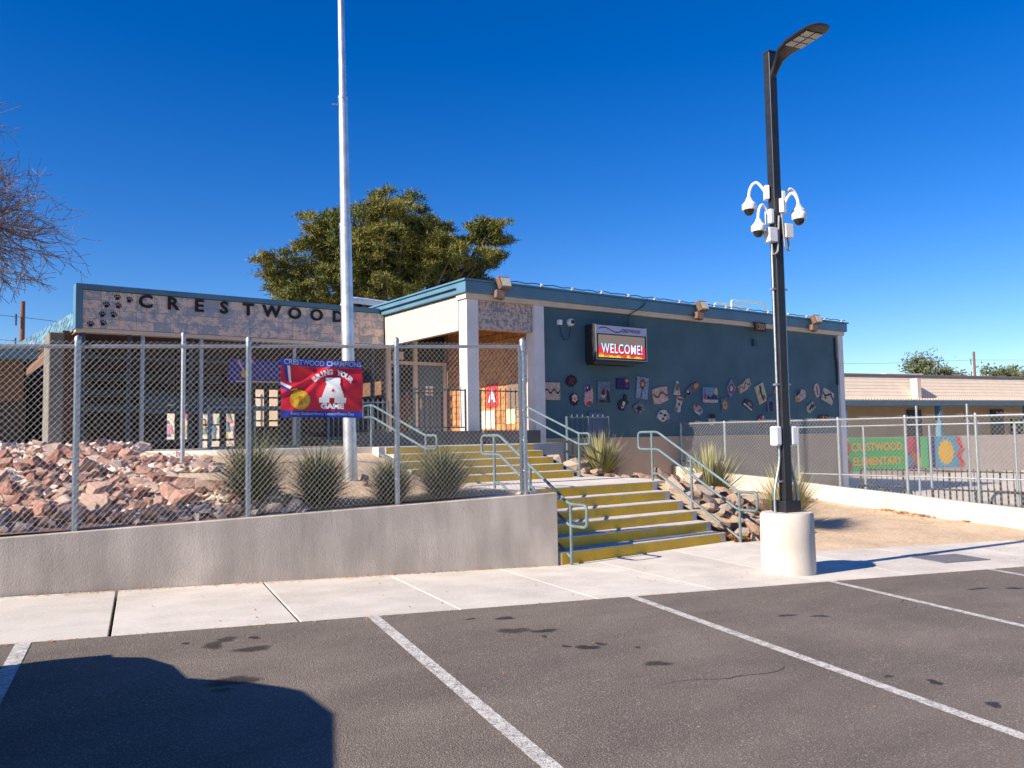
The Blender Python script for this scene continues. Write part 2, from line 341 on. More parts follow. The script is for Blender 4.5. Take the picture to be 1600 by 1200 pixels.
# pavement: concrete slabs side by side along the kerb
pv = MB(); a0, a1, b1, b0 = lp(-26, .02, -.16), lp(36, .02, -.16), lp(36, 1.9, -.16), lp(-26, 1.9, -.16)
pave = tag(pv.hexa([(*p.xy, p.z - .2) for p in (a0, a1, b1, b0)], [a0, a1, b1, b0]).build('pavement', 'joint'), kind='structure')
def vfar(u): return float(np.interp(u, [-26, -3.2, .25, 3.2, 3.3, 6.9, 7.04, 7.06, 36], [2.0, 2.2, 2.42, 2.64, 2.67, 3.40, 3.42, 1.93, 1.93]))
def drop(u, v): return float(np.interp(u, [-26, -3.2, 3.2, 6.9], [-.04, -.05, -.117, 0])) * v / vfar(u)      # the slabs fall a little towards the wall
for i in range(-16, 24):
    u0 = -2.115 + 1.475 * i; u1 = u0 + 1.475; g = .014 if i < 2 else .004
    fu = [u1 - g] + [u for u in (7.06, 7.04, 6.9, 3.3, 3.2, .25, -3.2) if u0 + g < u < u1 - g] + [u0 + g]
    top = [lp(u0 + g, .004, .003), lp(u1 - g, .004, .003)] + [lp(u, vfar(u), drop(u, vfar(u))) for u in fu]
    MB().hexa([p - Vector((0, 0, .18)) for p in top], top).build('paving_slab', 'concrete_light', pave, bevel=.003)
# drain cover in the pavement
gm = MB(); c = [Vector((11.3, 6.27, 0)), Vector((11.21, 5.74, 0)), Vector((12.12, 5.56, 0)), Vector((12.22, 6.09, 0))]
c = [Vector((p.x, p.y, lot(p.x, p.y) + .006)) for p in c]
gr = tag(gm.hexa([p - Vector((0, 0, .004)) for p in c], [p + Vector((0, 0, .006)) for p in c]).build('utility_cover', pm('cover_metal', (.2, .19, .2), (.15, .145, .15), 30, .7, .6, 120)), 'flat grey metal utility cover set in the pavement beside the lamp shadow', 'cover')

# terrain beds -------------------------------------------------------------
def sm(t): t = max(0., min(1., t)); return t * t * (3 - 2 * t)
def interp(x, xs, ys): return float(np.interp(x, xs, ys))
W0 = Vector((.69, 9.64)); W1 = Vector((6.98, 8.69)); WD = (W1 - W0).normalized(); WN = Vector((-WD.y, WD.x))    # street retaining wall
def wally(x): return W0.y + (x - W0.x) * (W1.y - W0.y) / (W1.x - W0.x)
def walltop(x): return .79 + .0255 * (x - .68)
def walk_edge(x): return interp(x, [-30, 2.6, 3.4, 4.2, 6.0, 7.0], [17.2, 17.2, 15.6, 14.6, 14.1, 14.0])
def hl(x, y):
    zb = walltop(x) - .06; t = (y - wally(x)) / max(.5, (walk_edge(x) - wally(x))); top = interp(x, [-6, 1, 3, 4.2, 7], [1.72, 1.68, 1.6, 1.46, 1.46])
    p = interp(x, [1, 3.0, 4.6, 7], [.58, .66, 1.15, 1.6]); z = zb + (top - zb) * max(0, min(1.05, t)) ** p
    if x > 5.4: z = min(z, interp(y, [8, 12.1, 14.2], [.9, .93, 1.47]) + (7 - x) * .12)
    return z + .03 * math.sin(x * 2.1 + y) * math.sin(y * 1.7) * min(1, max(0, t * 6))
def grid(nm, xs, ysf, h, mat, ny=40):
    V = []; 
    for x in xs:
        y0, y1 = ysf(x)
        for j in range(ny + 1): y = y0 + (y1 - y0) * j / ny; V.append((x, y, h(x, y)))
    m = len(xs); Fc = [(i * (ny + 1) + j, (i + 1) * (ny + 1) + j, (i + 1) * (ny + 1) + j + 1, i * (ny + 1) + j + 1) for i in range(m - 1) for j in range(ny)]
    return tag(quick(nm, V, Fc, mat, None, True), kind='structure')
rock_slope = grid('rock_slope', list(np.linspace(-8, 2.75, 40)), lambda x: (wally(x) + .1, walk_edge(x) + .3), hl, 'dirt_red')
garden_bed = grid('garden_bed', list(np.linspace(2.75, 6.95, 40)), lambda x: (wally(x) + .1, walk_edge(x) + .3), hl, 'dirt')
FENX = 16.3
def swall_top(y): return interp(y, [5, 6.85, 7.74, 9.11, 10.63, 12.17, 13.77, 15.5], [.16, .27, .32, .43, .52, .65, .74, .9])
def hr(x, y):
    zl = interp(y, [7, 8.5, 10.2, 12.2, 13.4, 15.5], [-.06, .0, .84, .86, 1.12, 1.3]); zr = interp(y, [6, 6.9, 8.4, 10.7, 15.5], [-.2, -.1, .0, .2, .45])
    t = sm((x - 10.6) / 3.2); z = zl * (1 - t) + zr * t
    return z + .02 * math.sin(3 * x + y) * math.sin(2.3 * y)
def pave_far(x):                                                                    # far edge of the pavement slabs
    u = (x - KB.x - .2 * 1.93) / KU.x; return lp(u, 1.93).y
right_bed = grid('dirt_bed', list(np.linspace(10.34, 16.25, 50)), lambda x: (pave_far(x) - .06, 15.28), lambda x, y: max(hr(x, y), lot(x, y) - .03 if y < pave_far(x) + .25 else -9), 'dirt', 60)
# plateau the school stands on, yard behind the right hand fence
tag(MB().box(-60, 24.0, 19.2, 70, -2.5, 1.5).build('school_ground', 'concrete_grey'), kind='structure')
yd = MB(); yd.add([(16.42, 2, -.35), (120, -18, -.35), (120, 90, -.35), (16.42, 90, -.35)], [(0, 1, 2, 3)])
yard = tag(yd.build('yard', 'yard_ground'), kind='structure')
# upper walkway
pts = [(-9, 17.2), (2.6, 17.2), (3.0, 16.4), (3.4, 15.6), (3.8, 15.0), (4.2, 14.6), (5.0, 14.25), (6.0, 14.1), (6.85, 14.0), (6.85, 13.75), (10.55, 13.75), (10.55, 14.6), (11.9, 14.6), (11.9, 19.19), (-9, 19.19)]
walk = tag(MB().hexa([(x, y, 1.0) for x, y in pts], [(x, y, 1.555) for x, y in pts]).build('upper_walkway', 'concrete_light'), kind='structure')
MB().box(6.99, 10.9, 10.205, 12.46, .3, .9).build('landing', 'concrete_light'); landing = bpy.data.objects['landing']; tag(landing, kind='structure')
tag(MB().add([(-60, 10, .6), (-8, 10, .6), (-8, 19.19, 1.5), (-60, 19.19, 1.5)], [(0, 1, 2, 3)]).build('side_slope', 'dirt_red'), kind='structure')

# ================================================================== STAIRS, WALLS
def stairs(label, x0, x1, y0, z0, nr, rise, tread, yend, gap):
    e = empty('concrete_stairs', ((x0 + x1) / 2, y0, z0), label, 'stairs')
    for i in range(nr):
        ya = y0 + i * tread; yb = ya + tread + .03 if i < nr - 1 else yend; zt = z0 + (i + 1) * rise
        st = MB().box(x0, x1, ya, yb, z0 - .35 if i == 0 else z0 + i * rise - .09, zt).build('step', 'step_concrete', e, bevel=.008)
        MB().box(x0 + .015, x1 - gap, ya - .004, ya + .02, zt - rise + .004 - (.13 if i == 0 else 0), zt - .018).build('yellow_riser', 'yellow_paint', st)
    return e
stairs('lower flight of six concrete steps with yellow risers beside the pavement', 7.0, 10.33, 8.69, .005, 6, .15, .29, 10.2, .13)
stairs('upper flight of five concrete steps with yellow risers leading to the entrance', 6.98, 10.40, 12.45, .905, 5, .13, .32, 13.76, .03)
def wallbox(nm, label, p0, p1, th, z0, zt, mat, cat='wall', n=12, bev=.01):
    p0, p1 = Vector(p0), Vector(p1); d = (p1 - p0).normalized(); q = Vector((-d.y, d.x)) * th; b = MB(); V = []
    for i in range(n + 1):
        p = p0 + (p1 - p0) * i / n; z = zt(p.x, p.y); V += [(p.x, p.y, z0), (p.x + q.x, p.y + q.y, z0), (p.x + q.x, p.y + q.y, z), (p.x, p.y, z)]
    Fc = [(0, 1, 2, 3), tuple(4 * n + k for k in (3, 2, 1, 0))]
    for i in range(n):
        for k in range(4): Fc.append((4 * i + k, 4 * i + 4 + k, 4 * i + 4 + (k + 1) % 4, 4 * i + (k + 1) % 4))
    o = b.add(V, Fc).build(nm, mat, bevel=bev); return tag(o, label, cat) if label else o
rw = wallbox('retaining_wall', 'long low grey concrete retaining wall between pavement and rock slope', W0 - WD * 9, W1 - Vector((0.02, 0)), .2, -.5, lambda x, y: walltop(x), 'concrete_grey')
ck = MB().box(6.765, 6.985, 8.93, 10.16, -.4, .944).build('cheek_wall', 'concrete_grey', rw, bevel=.01)
sw = wallbox('side_wall', 'low cream concrete wall dividing the dirt bed from the yard', (FENX, 4.9), (FENX, 15.25), .18, -.8, lambda x, y: swall_top(y), 'concrete_cream', n=30)

# ================================================================== HANDRAILS
def handrail(label, x, loop, posts, low, mat='handrail_paint', plate=None):
    e = empty('handrail', (x, posts[0][0], posts[0][1]), label, 'handrail', 'pipe handrails of the two flights')
    MB().tube(fillet([(x, y, z) for y, z in loop], .07, 4, True), .021, 8, True).build('rail_loop', mat, e, True)
    for y, z0, z1 in posts: MB().tube([(x, y, z0 - .03), (x, y, z1)], .021, 8).build('post', mat, e, True)
    if low: MB().tube(fillet([(x, y, z) for y, z in low], .05, 3), .02, 8).build('lower_rail', mat, e, True)
    if plate:
        (ya, za), (yb, zb) = plate; MB().hexa([(x - .03, ya, za), (x + .03, ya, za), (x + .03, yb, zb), (x - .03, yb, zb)], [(x - .03, ya, za + .05), (x + .03, ya, za + .05), (x + .03, yb, zb + .05), (x - .03, yb, zb + .05)]).build('base_plate', mat, e)
    return e
handrail('blue pipe handrail of the lower stairs on the boulder side', 10.42, [(8.14, .79), (8.5, .79), (10.2, 1.75), (10.67, 1.75), (10.67, 1.45), (10.2, 1.45), (8.5, .51), (8.14, .51)],
         [(8.48, 0, .79), (9.45, .43, 1.33), (10.34, .9, 1.75)], [(8.48, .06), (10.2, 1.03), (10.34, 1.03)])
handrail('blue pipe handrail of the lower stairs against the end of the grey wall', 7.12, [(8.28, .79), (8.63, .79), (10.26, 1.73), (10.74, 1.73), (10.74, 1.44), (10.26, 1.44), (8.63, .5), (8.28, .5)],
         [(8.61, -.03, .79), (9.5, .43, 1.28), (10.4, .9, 1.73)], [(8.61, .08), (10.26, 1.02), (10.4, 1.02)])
handrail('blue pipe handrail of the upper stairs beside the big yucca', 10.5, [(12.08, 1.75), (12.4, 1.75), (14.15, 2.36), (14.5, 2.36), (14.5, 2.14), (14.15, 2.14), (12.4, 1.54), (12.08, 1.54)],
         [(12.4, .9, 1.75), (14.3, 1.5, 2.36)], None, plate=((12.4, .91), (14.3, 1.53)))
handrail('blue pipe handrail of the upper stairs beside the flagpole', 6.9, [(11.74, 1.75), (12.1, 1.75), (14.1, 2.34), (14.5, 2.34), (14.5, 2.12), (14.1, 2.12), (12.1, 1.53), (11.74, 1.53)],
         [(12.1, .85, 1.75), (14.15, 1.45, 2.34)], None, plate=((12.9, 1.2), (14.15, 1.5)))

# ================================================================== CHAIN LINK FENCES
def dome_cap(b, x, y, z, r): b.lathe([(r, 0), (r * 1.12, .004), (r * 1.12, .03), (r * .8, .055), (r * .2, .07)], (x, y, z), 10)
f = empty('chain_link_fence', (4, wally(4), .85), 'tall chain link fence on top of the grey retaining wall', 'fence')
fp = lambda x: Vector((x, wally(x) + .09))
ftop = lambda x: 2.74 + .035 * (x - .64)
fx0, fx1 = -5.3, 6.56
for x in (-5.3, -3.6, -1.95, -.32, 1.33, 3.04, 4.79, 6.54):
    p = fp(x); r = .042 if x > 6 else .032
    b = MB().tube([(p.x, p.y, walltop(x) - .1), (p.x, p.y, ftop(x) + .02)], r, 12); dome_cap(b, p.x, p.y, ftop(x) + .01, r)
    o = b.build('post', 'galvanized', f, True)
    for k in range(5 if x > 6 else 3):
        z = walltop(x) + .3 + k * .4; MB().lathe([(r + .004, 0), (r + .006, .005), (r + .006, .02), (r + .004, .025)], (p.x, p.y, z), 10).build('tension_band', 'galvanized', o)
a, b_ = fp(fx0), fp(fx1)
MB().tube([(a.x, a.y, ftop(fx0) - .04), (b_.x, b_.y, ftop(fx1) - .04)], .021, 8).build('top_rail', 'galvanized', f, True)
off = Vector((WD.y, -WD.x)) * .036
tt = lambda t: fx0 + (fx1 - fx0) * t
wire_mesh('wire_mesh', f, a + off, b_ + off, lambda t: walltop(tt(t)) + .03, lambda t: ftop(tt(t)))
MB().box(b_.x - .1, b_.x - .085, b_.y - .02, b_.y + .0, walltop(6.5) + .05, ftop(6.5) - .06).build('tension_bar', 'galvanized', f)
# the run along the side wall
f = empty('chain_link_fence', (FENX, 10.5, .5), 'chain link fence along the low cream wall in front of the mural yard', 'fence')
for y in (5.0, 6.27, 7.67, 9.06, 10.58, 12.12, 13.73, 15.2):
    b = MB().tube([(FENX + .1, y, -.4), (FENX + .1, y, 1.97)], .03, 10); dome_cap(b, FENX + .1, y, 1.96, .03); b.build('post', 'galvanized', f, True)
MB().tube([(FENX + .1, 5.0, 1.95), (FENX + .1, 15.2, 1.98)], .021, 8).build('top_rail', 'galvanized', f, True)
MB().tube([(FENX + .1, 13.8, .98), (FENX + .1, 15.2, 1.0)], .018, 8).build('brace_rail', 'galvanized', f, True)
wire_mesh('wire_mesh', f, (FENX + .066, 5.0), (FENX + .066, 15.2), lambda t: swall_top(5 + 10.2 * t) - .12, lambda t: 1.97 + .03 * t, w=.042, r=.0026)
# second run in the yard
f = empty('chain_link_fence', (19.6, 11, -.3), 'lower chain link fence standing inside the yard behind the cream wall', 'fence')
for y in (6.4, 8.6, 10.55, 12.3, 14.3): MB().tube([(20.2, y, -.4), (20.2, y, 1.86)], .03, 10).build('post', 'galvanized', f, True)
for z in (1.84, .55): MB().tube([(20.2, 5, z), (20.2, 14.3, z)], .02, 8).build('rail', 'galvanized', f, True)
for y, z in ((11.5, 2.35), (10.2, 2.35), (7.4, 2.4)):
    o = MB().tube([(21.4, y, -.35), (21.4, y, z)], .03, 10).build('yard_post', 'galvanized', None, True); tag(o, 'thin galvanized pole standing alone in the yard behind the fences', 'pole', 'lone poles in the yard')
b = MB().tube([(3.33, 13.42, 1.2), (3.33, 13.42, 3.37)], .034, 12); dome_cap(b, 3.33, 13.42, 3.36, .034); tag(b.build('fence_post', 'galvanized', None, True), 'single pale fence post standing at the edge of the red rocks', 'post')
# gates and fence closing the breezeway under the canopy
f = empty('breezeway_gate', (6, 19.4, 1.55), 'dark chain link gates closing the breezeway under the lettered canopy', 'gate')
for x in (2.78, 3.68, 3.95, 4.98, 5.2, 7.4, 9.5): MB().box(x - .04, x + .04, 19.36, 19.44, 1.55, 4.13).build('post', 'galvanized' if x in (3.95, 5.2, 7.4) else 'dark_handrail', f)
for z in (1.75, 2.45, 3.55): MB().box(2.8, 9.5, 19.38, 19.42, z - .025, z + .025).build('rail', 'dark_handrail', f)
wire_mesh('wire_mesh', f, (2.8, 19.35), (9.5, 19.35), lambda t: 1.62, lambda t: 4.1, mat='dull_wire', w=.05, r=.0019)

# ================================================================== SCHOOL: blue wing
YB = 15.31
s = empty('school_wing', (17, YB, 0), 'dark blue stucco school wing with flat roof and long blue fascia', 'building')
MB().box(11.92, 23.86, YB + .02, YB + .3, 1.655, 4.78).build('blue_wall', 'blue_stucco', s)
MB().box(11.0, 23.86, YB - .005, YB + .25, -.5, 1.652).build('base_wall', 'tan_stucco', s)
MB().box(23.86, 24.12, YB - .05, YB + .28, -.5, 4.78).build('corner_column', 'white_trim', s, bevel=.01)
MB().box(23.83, 24.1, YB + .3, 26, -.5, 4.78).build('end_wall', 'tan_stucco', s)
MB().box(11.63, 11.92, YB - .06, YB + .28, 1.4, 4.78).build('column', 'white_trim', s, bevel=.01)
cl = MB().box(9.765, 10.08, YB - .04, YB + .28, 1.69, 4.78).build('column', 'white_trim', s, bevel=.01)
MB().box(9.72, 10.13, YB - .09, YB + .33, 1.555, 1.70).build('plinth', 'white_trim', cl, bevel=.01)
MB().box(9.72, 24.15, YB - .09, YB + .32, 4.782, 4.9).build('cream_band', 'cream_trim', s)
MB().box(9.66, 24.2, YB - .17, 30, 4.902, 5.16).build('fascia', 'blue_fascia', s, bevel=.012)
MB().box(9.62, 24.24, YB - .21, 30.05, 5.161, 5.2).build('roof_edge', 'blue_fascia', s)
MB().box(9.8, 24.05, YB, 29.9, 5.203, 5.215).build('roof', 'roof_gravel', s)
MB().box(9.60, 9.66, YB + .2, 19.2, 5.02, 5.03).build('fascia_seam', 'black_iron', s)
# sponge painted panels over the porch: blocks with recessed joints
def blocks(parent, o, u, nrm, w, h, bw, bh, mat, nm='block'):
    o, u, nrm = Vector(o), Vector(u), Vector(nrm); nx = max(1, round(w / bw)); nz = max(1, round(h / bh)); bw, bh = w / nx, h / nz; g = .0025
    me = MB().obox((0, 0, 0), u * (bw / 2 - g), nrm * .03, Vector((0, 0, bh / 2 - g))).mesh(nm, mat)
    for j in range(nz):
        for i in range(nx):
            q = bpy.data.objects.new(nm, me); col.objects.link(q); q.location = o + u * (bw * (i + .5)) + Vector((0, 0, bh * (j + .5))) + nrm * rnd.uniform(-.002, .002)
            attach_local(q, parent)
def attach_local(o, parent):
    o.parent = parent; o.matrix_parent_inverse = world_of(parent).inverted()
pb = MB().box(9.80, 10.06, YB + .30, 19.2, 4.14, 4.78).build('side_panel', 'mortar', s)
blocks(s, (9.79, 19.2, 4.14), (0, -1, 0), (-1, 0, 0), 3.6, .74, .35, .19, 'sponge_block_pale')
MB().box(9.75, 9.8, YB + .29, 19.2, 4.10, 4.139).build('panel_trim', 'cream_trim', s)
MB().box(10.09, 11.62, YB + .06, YB + .25, 4.14, 4.78).build('front_panel', 'mortar', s)
blocks(s, (10.085, YB + .05, 4.14), (1, 0, 0), (0, -1, 0), 1.54, .64, .39, .21, 'sponge_block_dark')
MB().box(9.8, 11.9, YB + .3, 19.3, 4.78, 4.9).build('porch_ceiling', 'brown_soffit', s)
# porch back walls
MB().box(11.72, 11.9, YB + .3, 19.3, 1.4, 4.78).build('porch_side_wall', 'brick_mortar', s)
def bricks(parent, o, u, nrm, w, h, bw=.4, bh=.2, mat='brick_orange'):
    o, u, nrm = Vector(o), Vector(u), Vector(nrm); me = MB().obox((0, 0, 0), u * (bw / 2 - .007), nrm * .03, Vector((0, 0, bh / 2 - .007))).mesh('brick', mat)
    for j in range(int(h / bh)):
        for i in range(int(w / bw)):
            x = bw * (i + .5) + (bw / 2 if j % 2 else 0)
            if x + bw / 2 > w: continue
            q = bpy.data.objects.new('brick', me); col.objects.link(q); q.location = o + u * x + Vector((0, 0, bh * (j + .5))) + nrm * rnd.uniform(-.003, .003); attach_local(q, parent)
bricks(s, (11.71, 19.2, 1.56), (0, -1, 0), (-1, 0, 0), 3.85, 3.2, .32, .16)
MB().box(9.8, 11.7, 19.32, 19.5, 1.5, 4.78).build('porch_back_wall', 'brown_soffit', s)
dr = MB().box(10.74, 11.53, 19.25, 19.315, 1.56, 3.64).build('door', 'door_blue', s, bevel=.006)
MB().box(10.79, 10.83, 19.2, 19.25, 2.5, 2.75).build('door_handle', 'galvanized', dr); MB().box(10.98, 11.2, 19.238, 19.249, 2.85, 3.1).build('door_notice', 'white_trim', dr)
fr = MB().box(10.62, 10.73, 19.22, 19.318, 1.56, 4.5).box(9.9, 11.62, 19.215, 19.317, 3.66, 3.74).box(11.54, 11.62, 19.22, 19.318, 1.56, 3.655).box(9.84, 9.95, 19.22, 19.318, 1.56, 4.6).build('door_frame', 'cream_trim', s)
MB().box(9.96, 10.61, 19.27, 19.316, 1.7, 3.65).build('window_pane', 'dark_glass', s); MB().box(9.96, 10.61, 19.27, 19.316, 3.75, 4.45).build('window_pane', 'dark_glass', s); MB().box(10.74, 11.6, 19.27, 19.316, 3.75, 4.45).build('window_pane', 'dark_glass', s)
MB().box(10.0, 10.3, 19.2, 19.26, 3.78, 3.98).build('door_sign', 'cream_trim', s)
# floodlights, cable with clips, wall camera and boxes
def flood(x, label, warm):
    e = empty('floodlight', (x, YB - .3, 4.95), label, 'floodlight', 'floodlights under the blue roof edge')
    MB().obox((x - .02, YB - .29, 4.88), (.1, -.02, -.02), (.02, .09, 0), (.01, 0, .09)).build('ballast_box', 'bronze_box', e, bevel=.01)
    MB().tube([(x, YB - .29, 4.93), (x + .04, YB - .33, 5.02)], .02, 8).build('knuckle', 'black_iron', e)
    h = MB().obox((x + .06, YB - .36, 5.14), (.13, -.03, .0), (.02, .08, -.02), (-.03, .03, .13)).build('lamp_head', 'bronze_box', e, bevel=.02)
    MB().obox((x + .065, YB - .445, 5.16), (.1, -.02, 0), (.001, .006, -.001), (-.02, .02, .09)).build('lens', 'lamp_glass', h)
    MB().box(x - .04, x + .04, YB - .28, YB - .175, 4.84, 4.9).build('wall_plate', 'black_iron', e)
flood(10.5, 'bronze floodlight at the porch corner of the blue roof edge', 1)
flood(17.05, 'bronze floodlight between the message screen and the number sign', 0)
flood(22.2, 'bronze floodlight at the far end of the blue roof edge', 0)
cb = MB(); pts = []
for i in range(90):
    x = 10.2 + 13.8 * i / 89; pts.append((x, YB - .24 + .02 * rnd.random(), 5.21 + .028 * abs(math.sin(i * .9)) + .015 * rnd.random()))
c_ = cb.tube(pts, .012, 5).build('roof_cable', 'wire_black', None); tag(c_, 'black cable sagging along the blue roof edge', 'cable')
for i in range(4, 90, 6):
    p = pts[i]; MB().box(p[0] - .03, p[0] + .03, p[1] - .02, p[1] + .03, 5.2, 5.26).build('cable_clip', 'white_plastic', c_)
cs = MB().tube(fillet([(15.2, YB - .22, 5.2), (15.05, YB - .2, 5.0), (14.62, YB - .1, 4.75), (14.62, YB - .05, 4.4)], .05), .012, 6).build('sign_cable', 'wire_black', None); tag(cs, 'black cable dropping from the roof edge to the message screen', 'cable')
e = empty('wall_camera', (12.75, YB, 4.45), 'white round wall camera beside the message screen', 'camera')
MB().lathe([(.09, 0), (.1, .02), (.1, .07), (.07, .12)], (12.76, YB + .02, 4.45), 16, (0, -1, 0)).build('housing', 'white_plastic', e, True); MB().lathe([(.05, 0), (.045, .03), (.02, .045)], (12.76, YB - .1, 4.45), 12, (0, -1, 0)).build('lens', 'smoked_dome', e, True)
o = MB().box(12.36, 12.48, YB - .06, YB + .018, 4.37, 4.49).build('junction_box', 'white_plastic', None, bevel=.01); tag(o, 'small white junction box on the blue wall beside the round camera', 'box')
o = MB().tube(fillet([(12.42, YB - .02, 4.37), (12.46, YB - .03, 4.12), (12.56, YB - .03, 4.0), (12.7, YB - .03, 4.06), (12.74, YB - .05, 4.36)], .05), .008, 6).build('camera_cable', 'wire_black', None); tag(o, 'thin cable looping between the junction box and the wall camera', 'cable')
o = MB().box(13.28, 13.75, YB - .03, YB + .018, 1.66, 2.27).build('blank_board', F(92, 108, 136), None); tag(o, 'plain grey blue board low on the blue wall', 'board')
o = MB().box(19.62, 19.76, YB - .07, YB + .018, 4.22, 4.42).build('wall_light', F(60, 84, 100), None); tag(o, 'small blue box below the number sign', 'box')
o = MB().tube(fillet([(23.72, YB - .02, 4.7), (23.72, YB - .02, 4.1), (23.78, YB - .02, 4.0), (23.78, YB - .02, 3.2)], .05), .03, 8).build('downpipe', 'black_iron', None); tag(o, 'short dark pipe beside the far corner column', 'pipe')
e = empty('number_sign', (19.75, YB - .1, 4.75), 'brown 1300 number sign below the blue fascia', 'sign')
MB().box(19.5, 20.01, YB - .2, YB - .175, 4.64, 4.9).build('plate', F(72, 38, 30), e)
MB().box(19.525, 19.985, YB - .203, YB - .2005, 4.665, 4.875).build('plate_face', F(46, 34, 36), e)
letter('number', '1300', .25, lambda x, y, z: Vector((19.755 + x, YB - .206 - z, 4.77 + y)), F(214, 160, 130), e, sx=.8, bold=.004)
# LED message screen
e = empty('message_screen', (14.1, YB, 3.5), 'black LED message screen reading WELCOME! on the blue wall', 'sign')
MB().box(13.24, 14.98, YB - .36, YB + .018, 3.52, 4.42).build('cabinet', 'black_iron', e, bevel=.01)
MB().box(13.28, 14.6, YB - .3, YB + .018, 3.44, 3.52).build('lower_box', 'black_iron', e)
hd = MB().box(13.28, 14.95, YB - .375, YB - .361, 4.19, 4.39).build('header_panel', pm('header', lin((186, 186, 206)), lin((176, 176, 200)), 2, .5), e)
MB().box(13.255, 13.275, YB - .38, YB - .361, 3.56, 4.4).box(13.276, 14.96, YB - .38, YB - .361, 3.55, 3.566).box(14.945, 14.965, YB - .38, YB - .361, 3.567, 4.4).build('frame_trim', 'galvanized', e)
wv = [Vector((13.34 + .75 * t, YB - .379, 4.30 + .045 * math.sin(t * 6.0) - .02 * t)) for t in np.linspace(0, 1, 24)]
b = MB()
for p, q in zip(wv[:-1], wv[1:]): b.add([p - Vector((0, 0, .013)), q - Vector((0, 0, .013)), q + Vector((0, 0, .013)), p + Vector((0, 0, .013))], [(0, 1, 2, 3)])
b.build('wave_mark', F(70, 62, 110), hd)
letter('header_lettering', 'CRESTWOOD', .11, lambda x, y, z: Vector((14.42 + x, YB - .379 - z, 4.285 + y)), F(52, 46, 98), hd, bold=.003, sx=.95)
def led():
    m = bpy.data.materials.new('led_screen'); m.use_nodes = True; N = m.node_tree.nodes; K = m.node_tree.links; b = N['Principled BSDF']; b.inputs['Base Color'].default_value = (.03, .025, .025, 1)
    tc = N.new('ShaderNodeTexCoord'); sp = N.new('ShaderNodeSeparateXYZ'); K.new(tc.outputs['Object'], sp.inputs[0]); n = N.new('ShaderNodeTexNoise'); n.inputs['Scale'].default_value = 4.5; n.inputs['Detail'].default_value = 4; K.new(tc.outputs['Object'], n.inputs[0])
    mr = N.new('ShaderNodeMapRange'); mr.inputs[1].default_value = 3.62; mr.inputs[2].default_value = 4.16; K.new(sp.outputs['Z'], mr.inputs[0])
    a = N.new('ShaderNodeMath'); a.operation = 'MULTIPLY_ADD'; K.new(n.outputs['Fac'], a.inputs[0]); a.inputs[1].default_value = .75; K.new(mr.outputs[0], a.inputs[2])
    cr = N.new('ShaderNodeValToRGB'); el = cr.color_ramp.elements; el[0].position = .36; el[0].color = (.75, .5, .02, 1); el[1].position = 1.0; el[1].color = (.16, .12, .10, 1)
    for p, c in ((.45, (.55, .08, .01)), (.55, (.55, .01, .02)), (.72, (.7, .01, .03)), (.84, (.42, .02, .03)), (.92, (.14, .1, .09))): q = el.new(p); q.color = (*c, 1)
    K.new(a.outputs[0], cr.inputs[0]); K.new(cr.outputs[0], b.inputs['Emission Color']); b.inputs['Emission Strength'].default_value = .75; MATS['led_screen'] = m
led()
sc_ = MB().box(13.34, 14.9, YB - .368, YB - .361, 3.61, 4.16).build('led_panel', 'led_screen', e)
pm('led_shadow', (.02, .01, .03), None, 5, .7); pm('led_letter', (.62, .78, .85), (.35, .6, .85), 5, .6, emit=.75)
letter('screen_letter_shadow', 'WELCOME!', .33, lambda x, y, z: Vector((14.14 + x, YB - .371 - z, 3.80 + y)), 'led_shadow', sc_, bold=.004, sx=.76, spacing=1.12)
letter('screen_letter', 'WELCOME!', .33, lambda x, y, z: Vector((14.125 + x, YB - .374 - z, 3.82 + y)), 'led_letter', sc_, bold=.003, sx=.76, spacing=1.12)

# ================================================================== SCHOOL: canopy with the name
YC = 19.25
s = empty('entrance_canopy', (6, YC, 1.5), 'wide entrance canopy lettered CRESTWOOD with paw prints on sponge painted blocks', 'building')
MB().box(2.62, 9.765, YC + .03, YC + .3, 4.14, 4.96).build('sign_wall', 'mortar', s)
blocks(s, (2.74, YC + .02, 4.15), (1, 0, 0), (0, -1, 0), 7.02, .80, .351, .2, 'sponge_block')
MB().box(2.60, 9.62, YC - .06, YC + .32, 4.962, 5.075).build('fascia', 'blue_fascia', s)
MB().box(2.60, 2.735, YC - .055, YC + .32, 4.12, 4.96).build('corner_trim', 'blue_fascia', s)
MB().box(2.62, 9.75, YC + .02, YC + .3, 4.06, 4.138).build('soffit_beam', 'cream_trim', s)
MB().box(2.74, 9.75, YC + .31, 31, 4.14, 4.25).build('soffit', 'brown_soffit', s)
MB().box(2.82, 9.6, YC + .32, 31, 4.4, 4.5).build('roof', 'roof_gravel', s)
for x, c in zip((3.97, 4.535, 5.1, 5.66, 6.22, 6.785, 7.35, 7.91, 8.475), 'CRESTWOOD'):
    letter('name_letter', c, .385, lambda x_, y, z, x=x: Vector((x + x_, YC - .03 - z, 4.785 - .003 * (x - 3.97) + y)), F(34, 30, 34), s, ext=.015, bold=.011, sx=1.08)
pw = MB()
pw.poly([(.055 * math.cos(t) * (1 + .15 * math.cos(3 * t)), 0, -.02 + .045 * math.sin(t)) for t in np.linspace(0, 6.283, 15)[:-1]], (0, -.008, 0))
for tx, tz in ((-.07, .03), (-.028, .068), (.028, .068), (.07, .03)): pw.poly([(tx + .02 * math.cos(t), 0, tz + .026 * math.sin(t)) for t in np.linspace(0, 6.283, 11)[:-1]], (0, -.008, 0))
pm_ = pw.mesh('paw_print', F(30, 28, 36))
